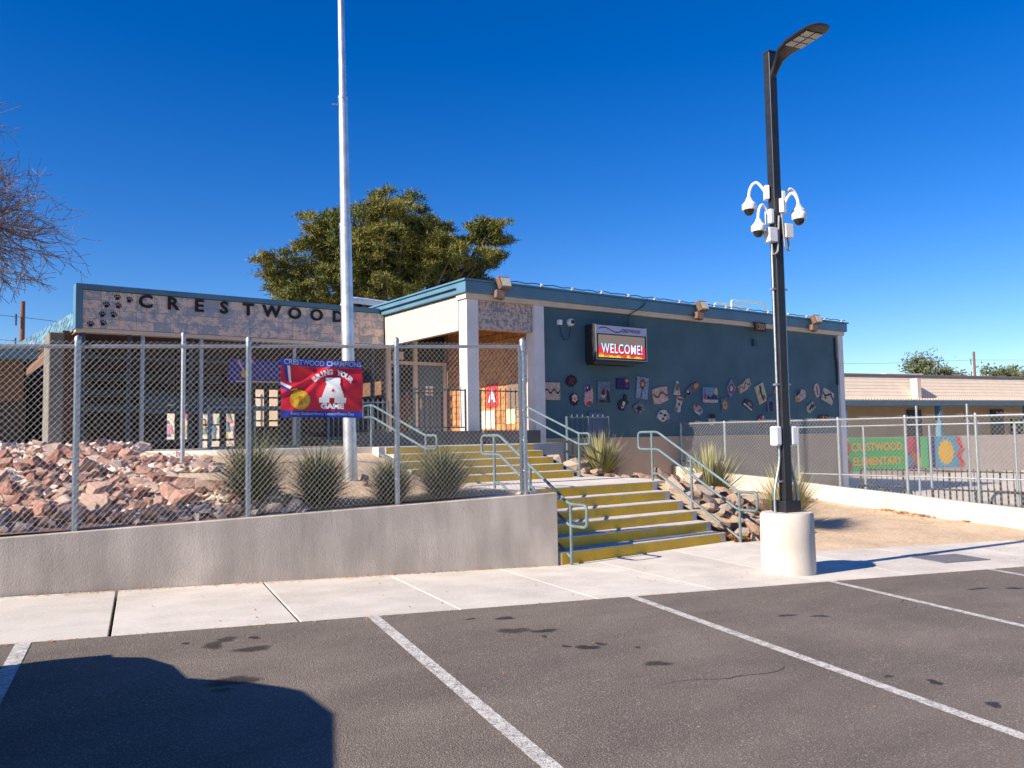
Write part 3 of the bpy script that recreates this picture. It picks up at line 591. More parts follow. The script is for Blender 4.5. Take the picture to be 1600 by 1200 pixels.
for i, (x, z) in enumerate([(3.4, 4.83), (3.64, 4.80), (3.19, 4.65), (3.42, 4.65), (3.11, 4.44), (3.33, 4.45), (2.89, 4.22), (3.13, 4.26)]):
    q = bpy.data.objects.new('paw_print', pm_); col.objects.link(q); q.location = (x, YC - .016, z); q.rotation_euler = (0, R(20 if i % 2 else 5), 0); q.scale = (.78, 1, .78); attach_local(q, s)
# shingled edge running back along the open side
for j in range(3):
    for i in range(12):
        y0 = YC + .35 + i * 1.0; z0 = 4.10 + j * .17
        xa, xb = 2.6 - .068 * (i + .0) + .05 * j, 2.6 - .068 * (i + .985) + .05 * j
        MB().hexa([(xa, y0, z0), (xa + .04, y0, z0), (xb + .04, y0 + .985, z0), (xb, y0 + .985, z0)], [(xa + .045, y0, z0 + .165), (xa + .085, y0, z0 + .165), (xb + .085, y0 + .985, z0 + .165), (xb + .045, y0 + .985, z0 + .165)]).build('edge_shingle', 'shingle_blue', s)
MB().hexa([(2.64, YC + .32, 4.05), (2.76, YC + .32, 4.05), (2.76, 31.6, 4.05), (1.82, 31.6, 4.05)], [(2.64, YC + .32, 4.095), (2.76, YC + .32, 4.095), (2.76, 31.6, 4.095), (1.82, 31.6, 4.095)]).build('edge_soffit', 'brown_soffit', s)
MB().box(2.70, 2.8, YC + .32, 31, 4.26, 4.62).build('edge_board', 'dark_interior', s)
# inside of the breezeway: side wall, back rooms, beams, sunlit court seen through
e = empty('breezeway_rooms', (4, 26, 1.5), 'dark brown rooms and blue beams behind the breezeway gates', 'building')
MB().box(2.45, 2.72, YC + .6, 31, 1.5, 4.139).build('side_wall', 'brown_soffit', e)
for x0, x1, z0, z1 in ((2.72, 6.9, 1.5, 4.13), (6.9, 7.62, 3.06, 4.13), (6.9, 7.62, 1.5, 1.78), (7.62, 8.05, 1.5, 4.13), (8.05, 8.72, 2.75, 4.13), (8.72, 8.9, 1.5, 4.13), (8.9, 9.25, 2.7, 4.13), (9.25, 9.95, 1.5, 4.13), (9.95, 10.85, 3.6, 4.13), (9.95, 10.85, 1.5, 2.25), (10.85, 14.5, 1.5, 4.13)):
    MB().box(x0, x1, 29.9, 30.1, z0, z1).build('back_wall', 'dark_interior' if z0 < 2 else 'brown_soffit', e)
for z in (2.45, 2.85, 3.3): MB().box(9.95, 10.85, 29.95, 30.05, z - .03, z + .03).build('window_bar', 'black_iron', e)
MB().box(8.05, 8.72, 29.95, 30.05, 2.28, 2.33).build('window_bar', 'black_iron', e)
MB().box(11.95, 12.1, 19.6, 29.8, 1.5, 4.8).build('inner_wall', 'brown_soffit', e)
for z in (2.72, 3.15, 3.62): MB().box(2.8, 7.6, 26.0, 26.2, z - .1, z + .1).build('beam', 'blue_fascia', e)
MB().box(4.55, 7.0, 22.0, 22.1, 2.44, 2.62).box(4.55, 7.0, 22.0, 22.1, 2.66, 2.86).build('counter_board', 'blue_fascia', e)
for x in (3.3, 5.8, 8.3): MB().box(x - .06, x + .06, 23.9, 24.02, 1.5, 4.13).build('inner_post', 'dark_handrail', e)
# court walls beyond, catching the sun
for nm, x0, y0, x1, y1, zt, mat, lab in (('court_wall', 7.2, 36.5, 11.2, 33.0, 3.6, 'concrete_cream', 'sunlit cream wall with a painted mural seen through the breezeway'), ('court_wall', 12.2, 37.5, 15.5, 34.0, 4.4, 'tan_stucco', 'sunlit tan wall seen through the breezeway beside the red banner')):
    o = wallbox(nm, lab, (x0, y0), (x1, y1), .2, 1.4, lambda x, y, zt=zt: zt, mat)
    if mat == 'concrete_cream':
        d = (Vector((x1, y1, 0)) - Vector((x0, y0, 0))).normalized(); q = random.Random(4)
        for k in range(60):
            c0 = Vector((x0, y0, 0)) + d * q.uniform(.5, 4.5) + Vector((-d.y, d.x, 0)) * -.012; zz = q.uniform(1.9, 3.1); a = q.uniform(.05, .16); h = q.uniform(.05, .2)
            MB().hexa([c0 - d * a + Vector((0, 0, zz - h)), c0 + d * a + Vector((0, 0, zz - h)), c0 + d * a * .4 + Vector((0, 0, zz + h)), c0 - d * a * .7 + Vector((0, 0, zz + h))],
                      [p + Vector((d.y, -d.x, 0)) * (.006 + .0006 * k) for p in (c0 - d * a + Vector((0, 0, zz - h)), c0 + d * a + Vector((0, 0, zz - h)), c0 + d * a * .4 + Vector((0, 0, zz + h)), c0 - d * a * .7 + Vector((0, 0, zz + h)))]).build('mural_patch', F(*q.choice([(70, 110, 140), (170, 90, 110), (190, 160, 90), (100, 140, 130), (180, 130, 150)])), o)
# rough stucco pier and the dark neighbouring wing on the left
o = MB().box(2.16, 2.44, 19.5, 20.4, 1.3, 4.05).build('stucco_pier', 'stucco_grey', None, bevel=.02); tag(o, 'rough grey stucco pier under the shingled canopy edge', 'pier')
s2 = empty('neighbour_wing', (-4, 22, 1.5), 'dark brown wing with blue roof edge beyond the rock slope', 'building')
MB().box(-16, 1.95, 21.6, 33, 1.4, 3.6).build('wall', 'dark_interior', s2); MB().box(-16.2, 2.1, 20.9, 33.2, 3.6, 3.88).build('roof', 'blue_fascia', s2); MB().box(-16, 1.9, 21.52, 21.59, 2.7, 3.59).build('upper_panel', 'brown_soffit', s2)
# blue banner behind the gates
e = empty('blue_banner', (6.4, 19.3, 3.1), 'dark blue banner with gold medal hung on the breezeway gate', 'banner')
MB().box(5.80, 7.3, 19.30, 19.315, 3.06, 3.62).build('cloth', F(52, 50, 132), e); MB().box(5.95, 7.3, 19.292, 19.299, 3.09, 3.115).build('gold_strip', F(190, 170, 60), e)
MB().lathe([(.1, 0), (.1, .006)], (6.18, 19.298, 3.28), 20, (0, -1, 0)).build('medal', F(200, 160, 60), e)
for sx in (-1, 1): MB().poly([(6.18 + sx * .02, 19.298, 3.36), (6.18 + sx * .06, 19.298, 3.36), (6.18 + sx * .2, 19.298, 3.6), (6.18 + sx * .14, 19.298, 3.6)], (0, -.005, 0)).build('ribbon', F(200, 150, 160), e)
# porch railings, ramp kerb and gate
o = MB().box(6.95, 10.0, 15.05, 15.2, 1.55, 1.85).box(10.1, 11.6, 15.05, 15.2, 1.55, 1.85).build('ramp_kerb', 'dark_grey_wall', None); tag(o, 'low dark grey kerb wall of the ramp in front of the porch', 'kerb wall')
def picket(nm, label, p0, p1, z0, z1, gap, mat, r=.011, group=None, posts=None):
    p0, p1 = Vector(p0), Vector(p1); e = empty(nm, (*(p0 + p1) / 2, z0), label, 'railing', group); d = (p1 - p0); k = int(d.length / gap)
    for z in (z0 + .08, z1 - .03): MB().tube([(*p0, z), (*p1, z)], r * 1.6, 6).build('rail', mat, e)
    for i in range(k + 1):
        p = p0 + d * i / k; big = i in (0, k) or (posts and i % posts == 0)
        MB().tube([(*p, z0 - (.05 if big else -.08)), (*p, z1 + (.0 if big else .04))], r * (2.2 if big else 1), 6).build('post' if big else 'picket', mat, e)
    return e
picket('porch_railing', 'dark iron picket railing across the porch opening beside the sunlit brick', (10.2, 15.42), (11.45, 15.42), 1.62, 2.78, .13, 'black_iron')
picket('porch_railing', 'dark iron picket railing in front of the blue porch door', (9.0, 16.6), (9.9, 16.6), 1.60, 2.78, .13, 'black_iron')
picket('ramp_railing', 'blue picket railing on the ramp below the red banner', (7.35, 17.2), (8.5, 16.6), 1.6, 2.55, .1, 'handrail_paint')
picket('ramp_gate', 'dark blue gate with slim bars in front of the porch door', (8.35, 15.1), (9.6, 15.1), 1.85, 2.76, .11, 'dark_handrail')
picket('landing_gate', 'blue green picket gate between the white column and the yucca', (11.85, 14.4), (13.1, 14.4), 1.15, 2.15, .14, 'handrail_paint', .013, posts=4)
picket('walk_railing', 'plain blue pipe railing along the walkway before the breezeway', (4.9, 17.6), (6.7, 17.3), 1.5, 2.45, .9, 'handrail_paint', .02)
# posters on the sunlit brick
for k, (y, z, w, h, c, lab) in enumerate([(17.1, 2.75, .5, .6, (200, 40, 48), 'red poster with white letter on the porch brick wall'), (16.2, 2.72, .45, .62, (120, 100, 84), 'brown poster next to the red one on the porch brick'), (16.3, 2.2, .4, .35, (196, 214, 170), 'pale green poster low on the porch brick'), (17.6, 2.15, 1.2, .45, (214, 216, 196), 'wide pale notice below the red poster')]):
    o = MB().box(11.66, 11.675, y - w / 2, y + w / 2, z - h / 2, z + h / 2).build('poster', F(*c), None); tag(o, lab, 'poster')
    if k == 0: letter('poster_letter', 'A', .4, lambda x, y_, z_: Vector((11.655 - z_, 17.1 - x, 2.72 + y_)), F(235, 235, 235), o, bold=.02)

# ================================================================== CHILDREN'S ART on the blue wall
ART = [(12.16, 2.77, 0.48, 0.41), (12.77, 3.03, 0.4, 0.31), (12.84, 2.6, 0.28, 0.31), (13.29, 2.69, 0.35, 0.5), (13.8, 2.77, 0.4, 0.54), (14.45, 3.0, 0.42, 0.28), (14.46, 2.53, 0.4, 0.42), (15.13, 2.91, 0.41, 0.56), (14.99, 2.38, 0.43, 0.31), (15.79, 2.73, 0.57, 0.44),
       (16.41, 2.94, 0.27, 0.38), (16.46, 2.5, 0.32, 0.44), (15.87, 2.19, 0.48, 0.32), (17.0, 2.9, 0.61, 0.3), (17.72, 2.77, 0.6, 0.42), (17.21, 2.36, 0.43, 0.3), (17.76, 2.09, 0.29, 0.32), (18.59, 2.97, 0.47, 0.54), (18.32, 2.5, 0.3, 0.39), (19.2, 3.06, 0.57, 0.29),
       (19.35, 2.54, 0.43, 0.28), (19.94, 2.85, 0.41, 0.56), (20.37, 2.55, 0.36, 0.45), (19.93, 2.1, 0.32, 0.3), (20.66, 2.94, 0.27, 0.23), (21.81, 2.82, 0.58, 0.35), (22.67, 2.99, 0.33, 0.46), (23.23, 2.82, 0.58, 0.4), (22.34, 2.47, 0.46, 0.4), (22.98, 2.12, 0.54, 0.2)]
def FA(r_, g_, b_):
    c = lin((r_, g_, b_)); k = 'art_%d_%d_%d' % (r_, g_, b_); return MATS.get(k) or pm(k, c, tuple(v * .5 for v in c), 26, .85, contrast=(.42, .66), fine=tuple(min(.8, v * 1.5 + .02) for v in c), fscale=34)
RC = [(-1, -1), (1, -1), (1, 1), (-1, 1)]
def circ(n=14, r=1., cx=0, cy=0, ry=None): return [(cx + r * math.cos(2 * math.pi * i / n), cy + (ry or r) * math.sin(2 * math.pi * i / n)) for i in range(n)]
def star(n, a, b, cx=0, cy=0): return [(cx + (a if i % 2 else b) * math.cos(math.pi * i / n), cy + (a if i % 2 else b) * math.sin(math.pi * i / n)) for i in range(2 * n)]
def rag(seed, n=12, k=.25):
    q = random.Random(seed); return [((1 - k * q.random()) * math.cos(2 * math.pi * i / n) * 1.1, (1 - k * q.random()) * math.sin(2 * math.pi * i / n) * 1.1) for i in range(n)]
def wave(y0, amp, th, k=1.5, ph=0., n=16, x0=-.95, x1=.95):
    xs = np.linspace(x0, x1, n); up = [(x, y0 + amp * math.sin(k * math.pi * x + ph) + th) for x in xs]; return [(x, y - 2 * th) for x, y in up] + up[::-1]
CR, NV, PK, DG, OR, WH, RD, BR, GY, YL = (206, 178, 160), (34, 30, 52), (222, 168, 168), (30, 44, 50), (214, 128, 70), (206, 198, 192), (170, 60, 62), (104, 66, 54), (140, 150, 166), (206, 160, 60)
A = [ # outline, base, tilt, [(shape, colour)], label, parts name
 (RC, CR, 0, [(wave(0, .22, .1, 2.2), NV)], 'cream square art board with dark wavy snake beside the white column'),
 (star(11, .95, .72), NV, 10, [(star(7, .62, .45), (96, 36, 52)), (wave(0, .25, .05, 4, x0=-.5, x1=.5), (60, 24, 40))], 'dark spiky art cut-out with maroon scribble'),
 (star(9, 1.05, .8, 0, -.1), (44, 34, 46), 5, [(star(6, .72, .55, .05, .1), PK), (circ(10, .25, .05, 0), OR)], 'pink flower art cut-out with orange heart on dark petals'),
 ([(-.4, -1), (.6, -1), (.95, -.5), (.8, .2), (.5, .8), (-.1, 1.0), (-.8, .8), (-.6, .2), (-.7, -.5)], PK, -12, [([(-.75, .8), (-.1, 1), (.4, .75), (0, .45), (-.6, .2)], (46, 42, 100)), ([(-.3, -.95), (.6, -.95), (.8, -.55), (.2, -.5)], RD), (circ(8, .12, -.4, .7), WH)], 'tall pink art cut-out with blue patterned top and red foot'),
 (RC, (112, 124, 144), 0, [(circ(10, .35, -.1, -.2, .3), CR), ([(-.5, -.1), (0, .45), (.1, .1), (-.1, -.35)], (40, 26, 30)), ([(0, .25), (.2, .2), (.2, -.2), (0, -.3)], RD), ([(.35, -.95), (.95, -.95), (.85, 0), (.5, .3)], DG), ([(-.9, -.95), (.2, -.95), (.1, -.7), (-.8, -.7)], DG)], 'grey blue art panel with red and black figures'),
 (RC, (40, 38, 106), 0, [(circ(10, .3, .6, .6, .35), OR), ([(-.9, -.1), (0, .2), (.3, -.1), (-.2, -.4)], DG), ([(.2, -.6), (.6, .2), (.8, -.6)], (84, 60, 130))], 'dark blue night scene art panel with orange moon'),
 ([(-.5, -1), (.2, -1), (.5, -.2), (.95, .3), (.4, .4), (.3, 1), (-.1, 1), (-.1, .4), (-.6, .1), (-.9, -.4)], (36, 50, 52), -15, [([(-.3, -.8), (.1, -.7), (.25, .1), (-.15, .1)], WH), (circ(8, .16, -.1, -.5), (80, 96, 90))], 'dark art cut-out with a white belly stripe'),
 (RC, (136, 156, 182), -7, [(star(9, .55, .38, -.05, .35), BR), (circ(10, .28, -.05, .35, .22), OR), ([(-.12, .0), (0, .0), (-.12, -.98), (-.24, -.98)], NV)], 'tall pale blue art panel with single sunflower'),
 (rag(3, 9, .3), (118, 126, 138), 0, [(star(5, .6, .3, 0, 0), (42, 34, 36)), ([(-.25, -.9), (-.1, -.9), (.05, 0), (-.1, 0)], NV)], 'ragged grey art piece with black flower'),
 ([(-1, -.85), (-.2, -1), (1, -.7), (.9, -.3), (.95, .9), (0, 1), (-1, .85)], CR, 9, [([(-.95, -.8), (-.2, -.93), (.9, -.65), (.85, -.15), (-.9, -.25)], (206, 166, 160)), (wave(.1, .25, .11, 1.6, .8), BR)], 'cream and pink art board with brown wave'),
 ([(-.9, -1), (.9, -1), (.7, -.2), (.4, .2), (.5, .9), (0, 1), (-.3, .3), (-.6, -.2)], WH, 0, [([(-.5, -.4), (.5, -.4), (.3, .6), (-.1, .6)], (120, 96, 74)), (circ(8, .2, .3, -.7), OR)], 'small white art cut-out with brown centre high on the wall'),
 ([(-.7, -.7), (0, -1), (.6, -.9), (.5, -.2), (.8, .5), (.9, .9), (0, 1), (-.6, .8), (-.5, .1)], WH, -12, [([(-.55, .75), (.85, .85), (.7, .5), (-.4, .5)], RD), (circ(8, .25, 0, 0), (84, 84, 104)), ([(-.7, -.7), (-.2, -.8), (-.3, -.35)], BR)], 'white art cut-out with red cap shape'),
 (rag(13, 11, .35), WH, 0, [(circ(7, .2, -.4, .4), NV), (circ(7, .22, .2, .1), NV), (circ(7, .2, -.1, -.45), NV), ([(.5, -.5), (.9, -.5), (.9, .3), (.6, .3)], (170, 150, 140))], 'white art cut-out with black spots above the handrail'),
 ([(-1, -.8), (.2, -.6), (1, -.2), (.95, .8), (0, .9), (-.8, .5)], (112, 110, 116), 22, [(circ(10, .32, .6, .3, .5), OR), (circ(8, .25, -.6, -.2, .4), (66, 40, 40)), (circ(6, .14, -.6, .1, .25), WH), ([(-.2, -.5), (.2, -.4), (.2, .6), (-.2, .6)], (84, 96, 118))], 'grey art cut-out with orange disc and brown edge'),
 (RC, (128, 150, 180), 0, [([(-1, -1), (1, -1), (1, -.6), (-1, -.6)], CR), ([(-.5, -.6), (1, -.6), (.9, -.1), (.4, .1), (0, -.3), (-.4, .0)], (48, 48, 92)), (circ(10, .22, .8, .5, .4), (222, 180, 120)), ([(-.85, -.6), (-.65, -.6), (-.65, .3), (-.85, .3)], RD)], 'landscape art panel with blue hills and sand'),
 (rag(16, 10, .35), (176, 160, 160), -25, [(circ(8, .3, -.5, .5), RD), ([(.0, -.2), (.6, .1), (.4, .5)], (110, 50, 60)), ([(-.6, -.8), (.6, -.8), (.4, -.5), (-.5, -.5)], (190, 196, 176))], 'pale pink art cut-out with red spots below the landscape panel'),
 (circ(10, 1), (200, 188, 178), 0, [([(-1, .2), (1, .2), (.7, .95), (-.7, .95)], NV), (circ(6, .2, -.1, -.2), (70, 50, 46))], 'white face art cut-out with black hat above the fence'),
 ([(0, -1), (.5, -.5), (1, .1), (.4, .6), (0, 1), (-.5, .3), (-.7, -.1), (-.3, -.6)], (142, 138, 176), -6, [(star(9, .6, .42, .1, 0), BR), (circ(10, .3, .1, 0), PK)], 'lilac diamond art piece with pink flower'),
 (RC, (96, 114, 140), 4, [(circ(12, .62, 0, 0, .62), YL), (circ(8, .25, 0, 0), (160, 90, 40))], 'narrow blue grey art panel with yellow oval'),
 ([(-1, -.9), (.1, -1), (1, -.6), (1, .8), (.6, 1), (-.2, .6), (-.9, .7)], CR, 25, [(wave(0, .4, .12, 2.2), BR)], 'tilted cream art piece with brown zigzag'),
 ([(-1, -.8), (1, -1), (.9, .7), (0, 1), (-.8, .5)], (84, 62, 66), -25, [([(-.95, -.8), (.95, -.98), (.9, -.6), (-.95, -.4)], WH), (circ(9, .4, .2, .1), (136, 120, 124))], 'brown art cut-out with white strip at its foot'),
 (RC, (206, 190, 160), 22, [([(-.1, -.8), (.2, -.8), (.15, .3), (.35, .7), (0, .9), (-.2, .4)], DG), ([(-.7, -.1), (-.2, .1), (-.4, .5)], OR), (circ(8, .25, .4, -.5), (150, 110, 60))], 'tilted cream art panel with dark green figure beside the lamp pole'),
 (RC, (92, 112, 142), 6, [(circ(10, .5, 0, .0, .35), NV), ([(-.6, -.95), (.4, -.95), (.3, -.1), (-.5, -.1)], (50, 46, 64))], 'blue grey art panel with dark hooded shape'),
 (rag(24, 9, .4), (150, 70, 78), 0, [(circ(7, .3, .3, .4), WH), (circ(6, .28, -.3, -.2), NV)], 'small red art cut-out with white and black dots'),
 (circ(9, 1), (196, 120, 110), 0, [(circ(7, .45, 0, 0), (226, 170, 150))], 'small pink round art piece half behind the lamp pole'),
 ([(-1, -.6), (-.2, -1), (.9, -.7), (1, .5), (.3, 1), (-.7, .8)], (200, 176, 166), 18, [([(-.7, .8), (.3, .95), (.0, .4), (-.8, .2)], DG), (circ(9, .35, -.6, -.5), OR), (circ(7, .2, .1, .0), (150, 120, 116))], 'pale art cut-out with orange corner and dark top'),
 ([(-.2, -1), (.6, -.8), (.9, .2), (.4, 1), (-.5, .9), (-.9, .3), (-.6, -.5)], (216, 176, 172), 6, [([(-.12, -.6), (.14, -.6), (.1, .6), (-.1, .6)], NV)], 'pink surfboard shaped art piece with dark stripe'),
 (RC, (198, 184, 172), -20, [(wave(.15, .3, .16, 1.2, .4), NV), (circ(8, .22, .4, .55), BR), (circ(8, .2, -.4, -.5), (96, 80, 78))], 'cream art panel with black wave beside the corner column'),
 ([(-.8, -.9), (-.2, -1), (.9, .1), (.7, .6), (.2, 1), (-.4, .4), (-1, -.1)], (180, 172, 160), -10, [([(-.5, -.5), (-.2, -.5), (.3, .3), (0, .6)], NV), ([(.1, -.3), (.4, -.1), (.7, .5), (.4, .6)], NV)], 'black and cream striped art cut-out'),
 (RC, (52, 52, 84), 0, [([(-.9, -.9), (-.6, -.9), (-.6, .8), (-.9, .8)], RD), ([(-.4, -.9), (.0, -.9), (.0, .8), (-.3, .8)], YL), ([(.2, -.9), (.9, -.9), (.7, .5), (.3, .8)], OR)], 'small strip of red and yellow letters just above the fence'),
]
for (x, z, w, h), (out, base, tilt, marks, lab) in zip(ART, A):
    ca, sa = math.cos(R(tilt)), math.sin(R(tilt))
    def P(p, d, x=x, z=z, w=w, h=h, ca=ca, sa=sa):
        a, b = p[0] * w / 2, p[1] * h / 2; return Vector((x + a * ca - b * sa, YB + d, z + a * sa + b * ca))
    o = MB().poly([P(p, .018) for p in out], (0, -.035, 0)).build('art_panel', FA(*(int(v * .93) for v in base)), None); tag(o, lab, 'artwork')
    for k, (sh, c) in enumerate(marks): MB().poly([P(p, -.0175 - .0015 * k) for p in sh], (0, -.004, 0)).build('painted_shape', FA(*c), o)

# ================================================================== RED BANNER on the fence
BX0, BX1, BZ0, BZ1 = 3.38, 4.34, 1.985, 2.655
def bsurf(s_, t_, d=0.):
    x = BX0 + (BX1 - BX0) * s_; base = Vector((x, wally(x) + .09, 0)) + Vector((off.x, off.y, 0)) * 1.35
    wr = .016 * math.sin(5 * s_ + 7 * t_) + .012 * math.sin(11 * s_ * (1 - .4 * t_) + 2.5 * t_) + .02 * math.exp(-((s_ + t_ - 1.15) / .07) ** 2) + .014 * math.exp(-((s_ - .55 * t_ - .1) / .06) ** 2) + .02 * math.exp(-((s_ * .8 - t_ + .38) / .06) ** 2)
    wr += .012 * math.sin(9 * t_ - 4 * s_)
    nrm = Vector((off.x, off.y, 0)).normalized(); z = BZ0 + (BZ1 - BZ0) * t_ - .03 * (1 - abs(2 * s_ - 1)) * (t_ - .2) * .4 - .012 * s_
    return base + nrm * (.022 + wr + d) + Vector((0, 0, z))
e = empty('red_banner', bsurf(.5, 0), 'red and blue BRING YOUR A GAME banner tied to the chain link fence', 'banner')
def sheet(nm, s0, s1, t0, t1, mat, d, parent, n=60, m=40):
    V = [bsurf(s0 + (s1 - s0) * i / n, t0 + (t1 - t0) * j / m, d) for i in range(n + 1) for j in range(m + 1)]
    Fc = [(i * (m + 1) + j, (i + 1) * (m + 1) + j, (i + 1) * (m + 1) + j + 1, i * (m + 1) + j + 1) for i in range(n) for j in range(m)]
    return quick(nm, V, Fc, mat, parent, True)
pm('banner_red', lin((220, 34, 56)), lin((196, 24, 46)), 3, .55); pm('banner_blue', lin((38, 62, 158)), lin((32, 54, 144)), 3, .55); pm('banner_white', (.8, .8, .8), (.76, .76, .76), 3, .6); pm('banner_gold', lin((232, 186, 44)), lin((190, 136, 20)), 22, .45); pm('banner_silver', lin((160, 172, 210)), None, 3, .6); pm('banner_gold_dark', lin((170, 122, 20)), None, 9, .5)
cl = sheet('cloth', 0, 1, .1, .875, 'banner_red', 0, e); sheet('top_band', 0, 1, .876, 1, 'banner_blue', 0, e, 60, 10); sheet('bottom_band', 0, 1, -.02, .099, 'banner_blue', 0, e, 60, 10)
BW, BH = BX1 - BX0, BZ1 - BZ0
def on_banner(s0, t0, d): return lambda x, y, z: bsurf(s0 + x / BW, t0 + y / BH, d + z)
letter('top_lettering', 'CRESTWOOD CHAMPIONS', .085, on_banner(.51, .935, .009), 'banner_silver', e, sub=2, sx=.88, bold=.002)
letter('bottom_lettering', 'Every Student•Every Lesson•Every Day', .053, on_banner(.5, .045, .009), 'banner_silver', e, sub=2, sx=.9, bold=.001)
letter('game_lettering', 'GAME', .082, on_banner(.622, .178, .009), 'banner_white', e, sub=2, sx=1.22, bold=.005)
cxs, czs, rad = .62, .40, .44
for i, c in enumerate('BRING YOUR'):
    if c == ' ': continue
    an = R(46 - 92 * i / 9); r_ = rad
    def arc(x, y, z, an=an): 
        ca, sa = math.cos(an), math.sin(an); X = -math.sin(an) * .29 + x * ca - y * sa; Y = math.cos(an) * .29 + x * sa + y * ca
        return bsurf(cxs + X / BW, (.238 + Y) / BH, .009 + z)
    letter('arched_letter', c, .08, arc, 'banner_white', e, sub=2, bold=.005, sx=.98)
def on_b(nm, pts, mat, d=.008, hole=None):
    """flat print on the banner: polygon cut into a fine triangle mesh and laid on the cloth"""
    bm = bmesh.new(); vs_ = [bm.verts.new((a * BW, b * BH, 0)) for a, b in pts]; bm.faces.new(vs_); bmesh.ops.triangulate(bm, faces=bm.faces)
    for _ in range(4):
        es = [q for q in bm.edges if q.calc_length() > .03]
        if not es: break
        bmesh.ops.subdivide_edges(bm, edges=es, cuts=1); bmesh.ops.triangulate(bm, faces=[q for q in bm.faces if len(q.verts) > 3])
    me = bpy.data.meshes.new(nm); 
    for v in bm.verts: v.co = bsurf(v.co.x / BW, v.co.y / BH, d)
    bm.to_mesh(me); bm.free(); me.materials.append(MATS[mat]); o = bpy.data.objects.new(nm, me); col.objects.link(o); attach(o, e); return o
on_b('block_letter', [(.46, .24), (.585, .24), (.585, .33), (.57, .33), (.575, .36), (.655, .36), (.66, .33), (.645, .33), (.645, .24), (.785, .24), (.785, .33), (.755, .34), (.70, .58), (.71, .60), (.71, .69), (.53, .69), (.53, .60), (.545, .58), (.49, .34), (.46, .33)], 'banner_white', .009)
on_b('letter_opening', [(.60, .44), (.635, .44), (.618, .51)], 'banner_red', .013)
on_b('medal', [(.225 + .125 * math.cos(t), .285 + .17 * math.sin(t)) for t in np.linspace(0, 6.283, 33)[:-1]], 'banner_gold', .009)
on_b('medal_face', [(.225 + .105 * math.cos(t), .285 + .143 * math.sin(t)) for t in np.linspace(0, 6.283, 33)[:-1]], 'banner_gold', .013)
on_b('medal_relief', [(.2, .2), (.25, .21), (.245, .3), (.22, .36), (.2, .34), (.205, .27)], 'banner_gold_dark', .017)
on_b('medal_ring', [(.12, .44), (.2, .46), (.19, .49), (.11, .46)], 'banner_gold', .006)
for nm, q, mt in (('ribbon_stripe', [(.03, .875), (.07, .875), (.10, .60), (.07, .62)], 'banner_blue'), ('ribbon_stripe', [(.072, .875), (.105, .875), (.13, .58), (.102, .60)], 'banner_white'), ('ribbon_stripe', [(0, .60), (0, .55), (.105, .47), (.13, .51)], 'banner_white'), ('ribbon_stripe', [(0, .547), (0, .50), (.075, .43), (.103, .467)], 'banner_blue')):
    on_b(nm, q, mt)

# ================================================================== FLAGPOLE
e = empty('flagpole', (5.33, 11.64, 1.0), 'tall tapering galvanized flagpole behind the chain link fence', 'flagpole')
ld = Vector((-.018, .0, 1)).normalized()
def fpt(z): return Vector((5.33, 11.64, 1.0)) + ld * (z - 1.0)
MB().tube([fpt(.8), fpt(5.0)], [.104, .088], 20).build('lower_section', 'flagpole_metal', e, True); MB().tube([fpt(4.98), fpt(7.0)], [.080, .067], 20).build('middle_section', 'flagpole_metal', e, True); MB().tube([fpt(6.98), fpt(11.5)], [.058, .032], 16).build('upper_section', 'flagpole_metal', e, True)
for z, r in ((5.0, .094), (7.0, .074)): MB().tube([fpt(z - .02), fpt(z + .02)], r, 20).build('collar', 'flagpole_metal', e, True)
MB().lathe([(.01, -.06), (.06, -.03), (.075, 0), (.06, .05), (.01, .075)], fpt(11.55), 16).build('finial', 'banner_gold', e, True)
MB().tube([fpt(6.95), fpt(6.93) + Vector((-.1, .0, -.06)), fpt(6.93) + Vector((-.17, .0, -.07))], .01, 6).build('cleat', 'galvanized', e)
MB().lathe([(.2, 0), (.2, .04), (.12, .09)], (5.33, 11.64, .97), 20).build('base_flange', 'galvanized', e, True)

# ================================================================== LAMP POST with cameras
LX, LY = 8.75, 6.4
kd = Vector((.98, -.2, 0)); vd = Vector((-.2, -.98, 0))
b = MB().lathe([(.325, -.3), (.325, .0), (.322, .4), (.318, .70), (.30, .73), (.1, .735)], (LX, LY, lot(LX, LY)), 48)
bol = tag(b.build('concrete_bollard', 'footing_concrete', None, True), 'cylindrical concrete footing under the black lamp post', 'footing')
zb = lot(LX, LY) + .735
e = empty('lamp_post', (LX, LY, zb), 'black square lamp post with curved flat light head', 'lamp post')
MB().obox((LX, LY, (zb + 6.55) / 2), kd * .058, vd * .058, Vector((0, 0, (6.55 - zb) / 2))).build('pole', 'black_pole', e, bevel=.008)
MB().obox((LX, LY, zb + .07), kd * .125, vd * .125, Vector((0, 0, .07))).build('base_cover', 'black_pole', e, bevel=.01)
MB().obox((LX, LY, 6.56), kd * .062, vd * .062, Vector((0, 0, .012))).build('pole_cap', 'black_pole', e)
sec = [(.05, -.17, .05, .06), (.11, -.08, .05, .06), (.18, .0, .07, .045), (.28, .05, .125, .035), (.45, .068, .165, .03), (.7, .075, .175, .026), (.82, .078, .165, .022), (.88, .079, .14, .018), (.92, .08, .1, .014), (.935, .08, .05, .008)]
b = MB(); V = []
for t, z, w, h in sec:
    c = Vector((LX, LY, 6.42 + z)) + vd * t
    for a in range(16):
        an = 2 * math.pi * a / 16; V.append(c + kd * w * math.copysign(abs(math.cos(an)) ** .6, math.cos(an)) + Vector((0, 0, h * math.copysign(abs(math.sin(an)) ** .7, math.sin(an)))))
